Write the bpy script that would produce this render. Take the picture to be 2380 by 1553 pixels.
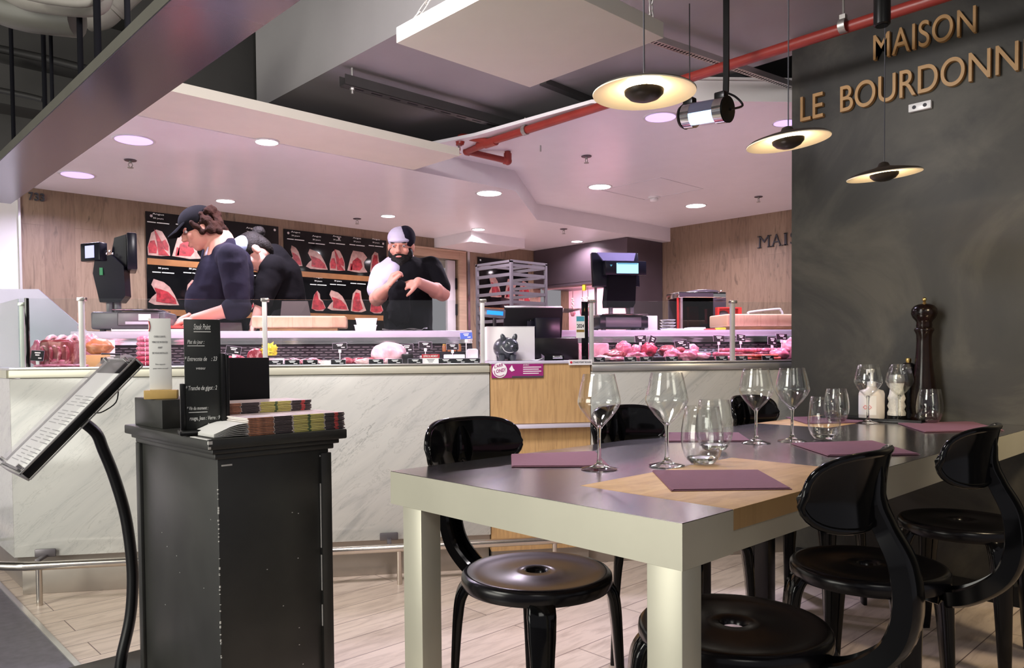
import bpy, bmesh, math, random
from mathutils import Vector, Matrix, noise
R = math.radians
PI = math.pi
V = Vector
scene = bpy.context.scene
col = scene.collection
for o in list(bpy.data.objects):
    bpy.data.objects.remove(o)

# ------------------------------------------------------------------ camera
F_PX, PP_Y, PITCH, ROLL, YAW = 1779.03, 878.35, -0.0283, -0.0083, 0.812
_A = Matrix(((1, 0, 0), (0, math.sin(PITCH), -math.cos(PITCH)), (0, math.cos(PITCH), math.sin(PITCH))))
_B = Matrix(((math.cos(ROLL), -math.sin(ROLL), 0), (math.sin(ROLL), math.cos(ROLL), 0), (0, 0, 1)))
_Y = Matrix(((math.sin(YAW), math.cos(YAW), 0), (-math.cos(YAW), math.sin(YAW), 0), (0, 0, 1)))
CM = _B @ _A @ _Y.transposed()            # world -> (right, down, forward)
EYE = V((0, 0, 1.05))
cd = bpy.data.cameras.new('camera')
cam = bpy.data.objects.new('camera', cd)
col.objects.link(cam)
rot = Matrix((CM[0], -V(CM[1]), -V(CM[2]))).transposed()
cam.matrix_world = Matrix.Translation(EYE) @ rot.to_4x4()
cd.sensor_width = 36
cd.lens = F_PX / 2380 * 36
cd.shift_y = (PP_Y - 776.5) / 2380
cd.clip_start = 0.02
scene.camera = cam

# ------------------------------------------------------------------ world and light
w = bpy.data.worlds.new('world'); scene.world = w; w.use_nodes = True
w.node_tree.nodes['Background'].inputs[0].default_value = (0.90, 0.86, 0.93, 1)
w.node_tree.nodes['Background'].inputs[1].default_value = 0.20
vs = scene.view_settings
vs.view_transform = 'Standard'; vs.look = 'None'; vs.gamma = 1; vs.use_curve_mapping = False
vs.exposure = 0.55
scene.display_settings.display_device = 'sRGB'

def area(name, loc, target, size, energy, color, size_y=None, spread=180):
    l = bpy.data.lights.new(name, 'AREA'); l.energy = energy; l.color = color
    l.size = size
    if size_y: l.shape = 'RECTANGLE'; l.size_y = size_y
    l.spread = R(spread)
    o = bpy.data.objects.new(name, l); col.objects.link(o); o.location = loc
    o.rotation_euler = (V(target) - V(loc)).to_track_quat('-Z', 'Y').to_euler()
    return o

# aisle lighting around the camera, a lamp past the table, and added fills
area('aisle_and_fill_light', (-2.6, 2.4, 2.7), (1.2, 2.3, 0.5), 1.6, 62, (1.0, 0.985, 0.88), 1.2)
area('added_side_fill', (-3.4, 3.2, 0.95), (1.5, 3.0, 1.6), 2.6, 62, (1.0, 0.98, 0.88), 1.5)  # added fill with no seen source; lifts duct underside, beam and apron
area('table_end_lamp', (2.75, 0.10, 1.78), (3.66, 0.35, 0.95), 0.25, 8.0, (1.0, 0.80, 0.52), 0.25, 130)
area('aisle_and_fill_light', (-1.2, -1.6, 3.1), (1.5, 2.5, 0.6), 1.4, 12, (1.0, 0.96, 0.88), 1.0)
area('aisle_and_fill_light', (1.15, 1.85, 2.56), (2.1, 3.0, 0.0), 0.4, 34, (1.0, 0.93, 0.95), 0.4)  # unseen fill added above the frame to brighten the floor and its bounce

# ------------------------------------------------------------------ pixel <-> place (pixels of the 2380 x 1553 frame)
def ray(x, y):
    return CM.transposed() @ V(((x - 1190) / F_PX, (y - PP_Y) / F_PX, 1))
def pz(x, y, z):
    d = ray(x, y); return EYE + d * ((z - EYE.z) / d.z)
def pX(x, y, X):
    d = ray(x, y); return EYE + d * (X / d.x)
def pY(x, y, Y):
    d = ray(x, y); return EYE + d * (Y / d.y)
def depth(P):
    return (CM @ (V(P) - EYE)).z
TH = R(-33.6)                              # direction of the butcher counter
DV = V((math.cos(TH), math.sin(TH), 0)); NV = V((-math.sin(TH), math.cos(TH), 0))
O = V((0.704, 3.919, 0))
def ct(s, t, z): return O + DV * s + NV * t + V((0, 0, z))
def pc(x, y, t):                           # pixel on the counter plane t -> (s, z)
    d = ray(x, y); A = O + NV * t
    P = EYE + d * (NV.dot(A - EYE) / NV.dot(d)); q = P - O
    return q.dot(DV), P.z
def PC(x, y, t):
    s, z = pc(x, y, t); return ct(s, t, z)

# ------------------------------------------------------------------ materials
def N(nt, typ, **kw):
    n = nt.nodes.new(typ)
    for k, v in kw.items():
        if k in ('operation', 'blend_type', 'data_type', 'noise_dimensions', 'bands_direction', 'wave_type', 'feature', 'distance', 'wave_profile'): setattr(n, k, v)
        else: n.inputs[k].default_value = v
    return n
MATS = {}
def mat(name, color, rough=0.5, metal=0.0, emit=None, estr=0, spec=0.5, var=0.06, vscale=8.0, bump=0.0, bscale=60.0, coat=0.0, alpha=1.0, trans=0.0, stretch=None, sss=0.0):
    m = bpy.data.materials.new(name); m.use_nodes = True; nt = m.node_tree
    b = nt.nodes['Principled BSDF']
    b.inputs['Roughness'].default_value = rough; b.inputs['Metallic'].default_value = metal
    b.inputs['Specular IOR Level'].default_value = spec
    b.inputs['Coat Weight'].default_value = coat; b.inputs['Coat Roughness'].default_value = 0.08
    if trans: b.inputs['Transmission Weight'].default_value = trans
    if sss:
        b.inputs['Subsurface Weight'].default_value = sss; b.inputs['Subsurface Radius'].default_value = (0.02, 0.008, 0.005); b.inputs['Subsurface Scale'].default_value = 0.5
    c = (*color[:3], 1)
    tc = N(nt, 'ShaderNodeTexCoord')
    src = tc.outputs['Object']
    if stretch:
        mp = N(nt, 'ShaderNodeMapping', Scale=stretch); nt.links.new(src, mp.inputs[0]); src = mp.outputs[0]
    nz = N(nt, 'ShaderNodeTexNoise', Scale=vscale, Detail=4.0); nt.links.new(src, nz.inputs['Vector'])
    rp = N(nt, 'ShaderNodeValToRGB'); nt.links.new(nz.outputs['Fac'], rp.inputs[0])
    rp.color_ramp.elements[0].position = 0.3; rp.color_ramp.elements[1].position = 0.7
    rp.color_ramp.elements[0].color = tuple(x * (1 - var) for x in c[:3]) + (1,)
    rp.color_ramp.elements[1].color = tuple(min(1, x * (1 + var)) for x in c[:3]) + (1,)
    nt.links.new(rp.outputs[0], b.inputs['Base Color'])
    if bump:
        n2 = N(nt, 'ShaderNodeTexNoise', Scale=bscale, Detail=4.0); nt.links.new(src, n2.inputs['Vector'])
        bp = N(nt, 'ShaderNodeBump', Strength=bump, Distance=0.01); nt.links.new(n2.outputs['Fac'], bp.inputs['Height']); nt.links.new(bp.outputs[0], b.inputs['Normal'])
    if emit:
        b.inputs['Emission Color'].default_value = (*emit, 1); b.inputs['Emission Strength'].default_value = estr
    MATS[name] = m
    return m

def ramp(nt, src, stops):
    r = N(nt, 'ShaderNodeValToRGB'); nt.links.new(src, r.inputs[0])
    e = r.color_ramp.elements
    while len(e) < len(stops): e.new(0.5)
    for k, (p, c) in enumerate(stops): e[k].position = p; e[k].color = (*c, 1) if len(c) == 3 else c
    return r.outputs[0]
def mix(nt, fac, a, b, blend='MIX'):
    m = N(nt, 'ShaderNodeMix', data_type='RGBA', blend_type=blend)
    for s, v in ((m.inputs[0], fac), (m.inputs[6], a), (m.inputs[7], b)):
        if hasattr(v, 'links') or hasattr(v, 'is_linked'): nt.links.new(v, s)
        elif isinstance(v, (int, float)): s.default_value = v
        else: s.default_value = (*v, 1)
    return m.outputs[2]

def planks(name, cols, plank_w, plank_l, swap=False, rough=0.45, grain=14, gap=0.012, gapc=(0.10, 0.07, 0.06), knots=0.0, axes=('x', 'z'), mortar_only=False):
    """boards: axes = (across, along) in object space"""
    m = bpy.data.materials.new(name); m.use_nodes = True; nt = m.node_tree; b = nt.nodes['Principled BSDF']
    b.inputs['Roughness'].default_value = rough
    tc = N(nt, 'ShaderNodeTexCoord'); sp = N(nt, 'ShaderNodeSeparateXYZ'); nt.links.new(tc.outputs['Object'], sp.inputs[0])
    ix = {'x': 0, 'y': 1, 'z': 2}
    cb = N(nt, 'ShaderNodeCombineXYZ')
    nt.links.new(sp.outputs[ix[axes[1]]], cb.inputs[0]); nt.links.new(sp.outputs[ix[axes[0]]], cb.inputs[1])
    br = N(nt, 'ShaderNodeTexBrick', Scale=1.0)
    br.inputs['Brick Width'].default_value = plank_l; br.inputs['Row Height'].default_value = plank_w
    br.inputs['Mortar Size'].default_value = gap * plank_w; br.inputs['Mortar Smooth'].default_value = 0.1; br.inputs['Bias'].default_value = 0
    br.offset = 0.37; br.offset_frequency = 2
    br.inputs['Color1'].default_value = (0, 0, 0, 1); br.inputs['Color2'].default_value = (1, 1, 1, 1); br.inputs['Mortar'].default_value = (.5, .5, .5, 1)
    nt.links.new(cb.outputs[0], br.inputs['Vector'])
    base = ramp(nt, br.outputs['Color'], [(0, cols[0]), (0.5, cols[1]), (1, cols[2])])
    mp = N(nt, 'ShaderNodeMapping', Scale=(1.6, grain, 1)); nt.links.new(cb.outputs[0], mp.inputs[0])
    nz = N(nt, 'ShaderNodeTexNoise', Scale=3.0, Detail=6.0, Roughness=0.65, Distortion=0.6); nt.links.new(mp.outputs[0], nz.inputs['Vector'])
    g = ramp(nt, nz.outputs['Fac'], [(0.30, (0.62, 0.58, 0.56)), (0.55, (1, 1, 1)), (0.75, (1.0, 0.98, 0.95))])
    c = mix(nt, 0.75, base, g, 'MULTIPLY')
    if knots:
        mp2 = N(nt, 'ShaderNodeMapping', Scale=(1.2, 5, 1)); nt.links.new(cb.outputs[0], mp2.inputs[0])
        vz = N(nt, 'ShaderNodeTexNoise', Scale=2.2, Detail=3.0, Distortion=2.5); nt.links.new(mp2.outputs[0], vz.inputs['Vector'])
        k = ramp(nt, vz.outputs['Fac'], [(0.60, (0, 0, 0)), (0.72, (1, 1, 1))])
        c = mix(nt, k, c, tuple(x * 0.55 for x in cols[0]))
    c = mix(nt, br.outputs['Fac'], c, gapc)
    nt.links.new(c, b.inputs['Base Color'])
    MATS[name] = m
    return m

# walls, floor and stone
planks('oak_wall', ((0.255, 0.175, 0.115), (0.295, 0.205, 0.138), (0.225, 0.15, 0.10)), 0.20, 1.25, rough=0.5, knots=1, gap=0.006, gapc=(0.17, 0.11, 0.075), axes=('x', 'z'))
planks('oak_wall_side', ((0.255, 0.175, 0.115), (0.295, 0.205, 0.138), (0.225, 0.15, 0.10)), 0.20, 1.25, rough=0.5, knots=1, gap=0.006, gapc=(0.17, 0.11, 0.075), axes=('y', 'z'))
planks('floor_boards', ((0.72, 0.60, 0.50), (0.78, 0.65, 0.54), (0.67, 0.55, 0.45)), 0.165, 1.25, rough=0.38, grain=9, gap=0.012, gapc=(0.20, 0.14, 0.12), axes=('y', 'x'))
planks('butcher_block', ((0.44, 0.27, 0.115), (0.54, 0.35, 0.16), (0.49, 0.30, 0.135)), 0.045, 0.42, rough=0.35, grain=5, gap=0.004, gapc=(0.40, 0.25, 0.11), axes=('y', 'x'))
planks('beech_panel', ((0.55, 0.34, 0.15), (0.58, 0.36, 0.165), (0.53, 0.325, 0.14)), 0.6, 3, rough=0.42, grain=20, gap=0.001, axes=('x', 'z'))
planks('board_end_grain', ((0.72, 0.45, 0.28), (0.80, 0.53, 0.35), (0.66, 0.40, 0.25)), 0.11, 0.5, rough=0.6, grain=4, gap=0.01, gapc=(0.5, 0.3, 0.18), axes=('x', 'z'))

MATS['butcher_block'].node_tree.nodes['Principled BSDF'].inputs['Specular IOR Level'].default_value = 0.25
def marble():
    m = bpy.data.materials.new('marble'); m.use_nodes = True; nt = m.node_tree; b = nt.nodes['Principled BSDF']
    b.inputs['Roughness'].default_value = 0.14; b.inputs['Specular IOR Level'].default_value = 0.5
    tc = N(nt, 'ShaderNodeTexCoord'); mp = N(nt, 'ShaderNodeMapping', Scale=(1, 1, 1)); mp.inputs['Rotation'].default_value = (0, R(38), 0)
    nt.links.new(tc.outputs['Object'], mp.inputs[0])
    mp2 = N(nt, 'ShaderNodeMapping', Scale=(0.55, 1, 2.6)); nt.links.new(mp.outputs[0], mp2.inputs[0])
    n1 = N(nt, 'ShaderNodeTexNoise', Scale=1.7, Detail=9.0, Roughness=0.6, Distortion=1.1); nt.links.new(mp2.outputs[0], n1.inputs['Vector'])
    # thin veins where the noise crosses its middle
    v1 = ramp(nt, n1.outputs['Fac'], [(0.494, (0, 0, 0)), (0.5, (.8, .8, .8)), (0.506, (0, 0, 0))])
    n2 = N(nt, 'ShaderNodeTexNoise', Scale=3.3, Detail=7.0, Roughness=0.62, Distortion=0.7); nt.links.new(mp2.outputs[0], n2.inputs['Vector'])
    v2 = ramp(nt, n2.outputs['Fac'], [(0.30, (0.40, 0.40, 0.385)), (0.44, (0.52, 0.515, 0.485)), (0.7, (0.58, 0.57, 0.53))])
    n3 = N(nt, 'ShaderNodeTexNoise', Scale=0.9, Detail=3.0); nt.links.new(mp2.outputs[0], n3.inputs['Vector'])
    msk = ramp(nt, n3.outputs['Fac'], [(0.46, (0, 0, 0)), (0.62, (0.9, 0.9, 0.9))])
    n4 = N(nt, 'ShaderNodeTexNoise', Scale=4.2, Detail=8.0, Roughness=0.6, Distortion=1.4); nt.links.new(mp2.outputs[0], n4.inputs['Vector'])
    v4 = ramp(nt, n4.outputs['Fac'], [(0.490, (0, 0, 0)), (0.5, (.25, .25, .25)), (0.510, (0, 0, 0))])
    vv = mix(nt, 1.0, v1, msk, 'MULTIPLY')
    vv = mix(nt, 1.0, vv, v4, 'LIGHTEN')
    c = mix(nt, vv, v2, (0.16, 0.165, 0.16))
    nt.links.new(c, b.inputs['Base Color']); MATS['marble'] = m
marble()

def plaster():
    m = bpy.data.materials.new('dark_plaster'); m.use_nodes = True; nt = m.node_tree; b = nt.nodes['Principled BSDF']
    b.inputs['Roughness'].default_value = 0.55
    tc = N(nt, 'ShaderNodeTexCoord')
    n1 = N(nt, 'ShaderNodeTexNoise', Scale=1.6, Detail=7.0, Roughness=0.6, Distortion=0.8); nt.links.new(tc.outputs['Object'], n1.inputs['Vector'])
    c = ramp(nt, n1.outputs['Fac'], [(0.36, (0.010, 0.0095, 0.008)), (0.5, (0.022, 0.020, 0.016)), (0.66, (0.060, 0.055, 0.043))])
    nt.links.new(c, b.inputs['Base Color'])
    bp = N(nt, 'ShaderNodeBump', Strength=0.15, Distance=0.01); nt.links.new(n1.outputs['Fac'], bp.inputs['Height']); nt.links.new(bp.outputs[0], b.inputs['Normal'])
    MATS['dark_plaster'] = m
plaster()

def meat(name, red, fat, scale=14, lo=0.48, hi=0.56, rough=0.32):
    m = bpy.data.materials.new(name); m.use_nodes = True; nt = m.node_tree; b = nt.nodes['Principled BSDF']
    b.inputs['Roughness'].default_value = rough; b.inputs['Coat Weight'].default_value = 0.25; b.inputs['Coat Roughness'].default_value = 0.15
    tc = N(nt, 'ShaderNodeTexCoord')
    n1 = N(nt, 'ShaderNodeTexNoise', Scale=scale, Detail=5.0, Roughness=0.6, Distortion=1.6); nt.links.new(tc.outputs['Object'], n1.inputs['Vector'])
    c = ramp(nt, n1.outputs['Fac'], [(0.3, tuple(x * 0.7 for x in red)), (lo, red), (hi, fat), (0.8, fat)])
    nt.links.new(c, b.inputs['Base Color'])
    n2 = N(nt, 'ShaderNodeTexNoise', Scale=scale * 3, Detail=3.0); nt.links.new(tc.outputs['Object'], n2.inputs['Vector'])
    bp = N(nt, 'ShaderNodeBump', Strength=0.4, Distance=0.006); nt.links.new(n2.outputs['Fac'], bp.inputs['Height']); nt.links.new(bp.outputs[0], b.inputs['Normal'])
    MATS[name] = m
meat('beef', (0.26, 0.025, 0.04), (0.60, 0.32, 0.32), 16, 0.52, 0.62)
meat('beef_dark', (0.20, 0.03, 0.03), (0.48, 0.26, 0.2), 12, 0.52, 0.66)
meat('beef_bright', (0.42, 0.03, 0.07), (0.55, 0.14, 0.18), 10, 0.55, 0.75)
meat('pork', (0.46, 0.12, 0.18), (0.66, 0.34, 0.40), 11, 0.45, 0.62)
meat('veal', (0.56, 0.28, 0.32), (0.70, 0.48, 0.50), 9, 0.45, 0.6)
meat('ham', (0.66, 0.46, 0.48), (0.76, 0.60, 0.60), 7, 0.45, 0.6)
meat('fat', (0.62, 0.38, 0.38), (0.76, 0.60, 0.56), 8, 0.4, 0.6)
meat('sausage', (0.40, 0.10, 0.14), (0.58, 0.24, 0.27), 30, 0.5, 0.7)
meat('merguez', (0.62, 0.12, 0.07), (0.72, 0.24, 0.14), 34, 0.5, 0.7)
meat('smoked', (0.42, 0.17, 0.06), (0.66, 0.36, 0.17), 12, 0.5, 0.7)

mat('white_paint', (0.80, 0.78, 0.76), 0.6, var=0.015)
mat('gloss_ceiling', (0.86, 0.83, 0.86), 0.28, var=0.015, spec=0.4)
mat('cream_paint', (0.74, 0.70, 0.60), 0.6, var=0.02)
mat('panel_white', (0.78, 0.74, 0.66), 0.7, var=0.015)
mat('grey_duct', (0.33, 0.315, 0.32), 0.6, var=0.05, vscale=2.0, bump=0.05)
mat('dark_void', (0.05, 0.048, 0.045), 0.8, var=0.25, vscale=1.2)
mat('void_grey', (0.11, 0.105, 0.10), 0.8, var=0.25, vscale=1.2)
mat('purple_beam', (0.06, 0.052, 0.075), 0.22, var=0.08, vscale=1.5, spec=0.6)
mat('beam_edge', (0.10, 0.095, 0.08), 0.5)
mat('strut', (0.075, 0.072, 0.07), 0.45, 0.5)
mat('rough_wood', (0.30, 0.18, 0.08), 0.8, var=0.3)
mat('steel', (0.62, 0.60, 0.56), 0.30, 1.0, var=0.05, stretch=(2, 60, 60), bump=0.03)
mat('table_steel', (0.53, 0.50, 0.47), 0.20, 1.0, var=0.07, vscale=5, stretch=(1, 22, 1), bump=0.02, bscale=20)
mat('table_side', (0.60, 0.58, 0.47), 0.42, 0.35, var=0.04, vscale=5)
mat('partition', (0.30, 0.28, 0.36), 0.35, 0.6, var=0.05)
mat('post_alu', (0.60, 0.59, 0.57), 0.45, 0.3)
mat('cloth_matte', (0.006, 0.006, 0.008), 0.8, spec=0.06)
mat('lilac_plastic', (0.10, 0.085, 0.16), 0.7, spec=0.1)
mat('chrome', (0.75, 0.74, 0.72), 0.12, 1.0)
mat('alu', (0.66, 0.65, 0.63), 0.30, 0.85)
mat('brushed_rail', (0.66, 0.61, 0.55), 0.24, 1.0)
mat('kick_steel', (0.36, 0.32, 0.28), 0.35, 0.6)
mat('seat_black', (0.005, 0.0045, 0.006), 0.22, spec=0.35)
mat('gloss_black', (0.003, 0.003, 0.0035), 0.10, spec=0.3)
mat('satin_black', (0.006, 0.006, 0.006), 0.30, spec=0.35)
mat('stand_black', (0.030, 0.030, 0.027), 0.34, var=0.2)
mat('paint_chip', (0.75, 0.74, 0.70), 0.8)
mat('matte_black', (0.006, 0.006, 0.007), 0.6, spec=0.2)
mat('rack_grey', (0.17, 0.155, 0.165), 0.4, 0.5)
mat('scale_black', (0.008, 0.008, 0.014), 0.25, spec=0.25)
mat('scale_grey', (0.09, 0.085, 0.10), 0.35)
mat('screen_blue', (0.1, 0.3, 0.5), 0.2, emit=(0.30, 0.62, 0.80), estr=1.1)
mat('screen_lilac', (0.3, 0.3, 0.5), 0.2, emit=(0.42, 0.44, 0.82), estr=0.8)
mat('lcd_blue', (0.02, 0.1, 0.5), 0.2, emit=(0.01, 0.22, 0.95), estr=1.2)
mat('paper_white', (0.84, 0.83, 0.80), 0.6, var=0.01)
mat('plastic_white', (0.82, 0.82, 0.82), 0.3)
mat('plastic_cream', (0.76, 0.70, 0.64), 0.4)
mat('plastic_red', (0.78, 0.045, 0.035), 0.3)
mat('plastic_yellow', (0.72, 0.62, 0.04), 0.35)
mat('void_pipe', (0.22, 0.205, 0.18), 0.7, var=0.1)
mat('poster_shelf', (0.26, 0.105, 0.035), 0.4, var=0.25, vscale=6)
mat('poster_fat', (0.38, 0.22, 0.19), 0.4, var=0.25, vscale=25)
mat('poster_red', (0.30, 0.022, 0.03), 0.4, var=0.5, vscale=35)
mat('red_pipe', (0.27, 0.030, 0.022), 0.38, var=0.12, bump=0.05)
mat('galv', (0.42, 0.41, 0.39), 0.4, 0.8)
mat('gold_letter', (0.42, 0.24, 0.085), 0.45, var=0.12, vscale=20)
mat('brass', (0.75, 0.52, 0.18), 0.18, 1.0)
mat('mill_wood', (0.008, 0.0035, 0.0025), 0.2, var=0.5, vscale=18, spec=0.3)
mat('placemat', (0.175, 0.075, 0.105), 0.85, var=0.03, vscale=60, bump=0.05, bscale=300)
mat('salt', (0.78, 0.76, 0.70), 0.7, var=0.1, vscale=80, bump=0.4, bscale=200)
mat('chalkboard', (0.018, 0.020, 0.018), 0.35, var=0.3, vscale=4)
mat('chalk', (0.85, 0.85, 0.82), 0.8)
mat('ink', (0.05, 0.05, 0.06), 0.7)
mat('grey_ink', (0.32, 0.32, 0.32), 0.7)
mat('bamboo', (0.62, 0.40, 0.13), 0.45, var=0.15, vscale=14)
mat('sign_magenta', (0.30, 0.018, 0.16), 0.4)
mat('sign_white', (0.85, 0.82, 0.84), 0.5)
mat('sign_red', (0.45, 0.01, 0.02), 0.4)
mat('shop_red', (0.60, 0.03, 0.06), 0.4)
mat('skin', (0.54, 0.255, 0.19), 0.6, spec=0.25, var=0.05, sss=0.12)
mat('skin_light', (0.58, 0.32, 0.26), 0.6, spec=0.25, var=0.05, sss=0.12)
mat('hair_brown', (0.020, 0.008, 0.005), 0.8, spec=0.1, var=0.5, vscale=30, bump=0.8, bscale=60)
mat('hair_black', (0.006, 0.005, 0.004), 0.7, spec=0.25, var=0.4, vscale=40, bump=0.6, bscale=90)
mat('navy_cloth', (0.010, 0.009, 0.018), 0.95, spec=0.15, var=0.2, bump=0.15, bscale=40)
mat('black_cloth', (0.004, 0.004, 0.005), 0.95, spec=0.12, bump=0.15, bscale=40)
mat('white_cloth', (0.44, 0.41, 0.52), 0.8, bump=0.1)  # collar white; on the third worker it stands for bright light
mat('blue_cap', (0.30, 0.36, 0.52), 0.8, bump=0.2)
mat('apron_grey', (0.10, 0.08, 0.075), 0.8)
mat('trousers', (0.012, 0.012, 0.015), 0.9)
mat('lip', (0.45, 0.16, 0.14), 0.5)
mat('eye_white', (0.42, 0.38, 0.36), 0.4, spec=0.2)
mat('pig_grey', (0.045, 0.05, 0.06), 0.28, spec=0.6)
mat('cardboard', (0.55, 0.36, 0.18), 0.7)
mat('box_kraft', (0.60, 0.36, 0.14), 0.7)
mat('cloth_white', (0.80, 0.78, 0.80), 0.8, bump=0.3, bscale=12)
mat('mag_light', (0.86, 0.80, 0.76), 0.5)
mat('mag_cover', (0.48, 0.38, 0.36), 0.4, var=0.3, vscale=30)
mat('mag_yellow', (0.85, 0.78, 0.22), 0.45)
mat('mag_dark', (0.04, 0.03, 0.04), 0.45)
mat('mag_red', (0.80, 0.07, 0.07), 0.45)
mat('mag_brown', (0.42, 0.16, 0.08), 0.5, var=0.6, vscale=60)
mat('mag_green', (0.10, 0.20, 0.06), 0.5)
mat('hood_steel', (0.125, 0.10, 0.12), 0.38, 0.6, var=0.15, vscale=2)
mat('grille', (0.035, 0.028, 0.034), 0.4, 0.3)
mat('shelf_white', (0.56, 0.52, 0.62), 0.35)
mat('tile_lit', (0.72, 0.48, 0.52), 0.4)
mat('herb', (0.06, 0.10, 0.03), 0.7, var=0.5, vscale=40)
mat('crust', (0.10, 0.09, 0.07), 0.8, var=0.5, vscale=30, bump=0.8, bscale=30)
mat('jar_food', (0.35, 0.13, 0.04), 0.4, var=0.4, vscale=30)
mat('gold_lid', (0.55, 0.36, 0.10), 0.3, 0.8)
mat('dark_floor', (0.13, 0.12, 0.138), 0.5, var=0.15, vscale=30)
mat('light_disc', (1, 1, 1), 0.5, emit=(1.0, 0.98, 0.97), estr=9)
mat('light_purple', (0.7, 0.6, 0.9), 0.5, emit=(0.50, 0.36, 0.92), estr=0.95)
mat('lamp_ring', (0.75, 0.73, 0.76), 0.35, 0.3)
mat('lamp_dish', (0.92, 0.84, 0.66), 0.35, var=0.02)
mat('lamp_glow', (1, 0.8, 0.5), 0.4, emit=(1.0, 0.78, 0.47), estr=34)
mat('lamp_black', (0.02, 0.015, 0.01), 0.4)
mat('fly_light', (0.3, 0.5, 0.8), 0.3, emit=(0.38, 0.62, 1.0), estr=2.2)
mat('dust_grey', (0.10, 0.10, 0.15), 0.3)
mat('sticker_blue', (0.08, 0.35, 0.45), 0.5)
mat('green_mark', (0.02, 0.22, 0.08), 0.5)
mat('blue_mark', (0.03, 0.10, 0.45), 0.5)
mat('orange_mark', (0.55, 0.10, 0.02), 0.5)
mat('door_white', (0.66, 0.62, 0.66), 0.45)
mat('door_frame_wood', (0.50, 0.34, 0.24), 0.5, var=0.1, vscale=6, stretch=(1, 1, 8))
mat('olive_room', (0.24, 0.20, 0.12), 0.8)

def glass(name, tint=(0.97, 0.98, 0.97), ior=1.45, rough=0.0):
    m = bpy.data.materials.new(name); m.use_nodes = True; nt = m.node_tree
    nt.nodes.remove(nt.nodes['Principled BSDF'])
    g = N(nt, 'ShaderNodeBsdfGlass', IOR=ior, Roughness=rough); g.inputs['Color'].default_value = (*tint, 1)
    nt.links.new(g.outputs[0], nt.nodes['Material Output'].inputs[0]); MATS[name] = m
glass('glass')
def pane(name, tint=(0.95, 0.97, 0.96), amount=0.75, base=0.035):
    m = bpy.data.materials.new(name); m.use_nodes = True; nt = m.node_tree
    nt.nodes.remove(nt.nodes['Principled BSDF'])
    t = N(nt, 'ShaderNodeBsdfTransparent'); t.inputs[0].default_value = (*tint, 1)
    g = N(nt, 'ShaderNodeBsdfGlossy', Roughness=0.02); g.inputs['Color'].default_value = (1, 1, 1, 1)
    f = N(nt, 'ShaderNodeLayerWeight', Blend=0.5); pw = N(nt, 'ShaderNodeMath', operation='POWER'); pw.inputs[1].default_value = 4.0; nt.links.new(f.outputs['Facing'], pw.inputs[0])
    mm = N(nt, 'ShaderNodeMath', operation='MULTIPLY_ADD'); mm.inputs[1].default_value = amount; mm.inputs[2].default_value = base
    nt.links.new(pw.outputs[0], mm.inputs[0])
    x = N(nt, 'ShaderNodeMixShader'); nt.links.new(mm.outputs[0], x.inputs[0]); nt.links.new(t.outputs[0], x.inputs[1]); nt.links.new(g.outputs[0], x.inputs[2])
    nt.links.new(x.outputs[0], nt.nodes['Material Output'].inputs[0]); MATS[name] = m
pane('pane')
pane('pane_side', (0.86, 0.92, 0.88), 1.0)
pane('film', (0.97, 0.97, 0.98), 0.45)
pane('bowl_glass', (0.975, 0.985, 0.98), 0.9, 0.05)
pane('smoked_pane', (0.35, 0.28, 0.22), 0.8)

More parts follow.
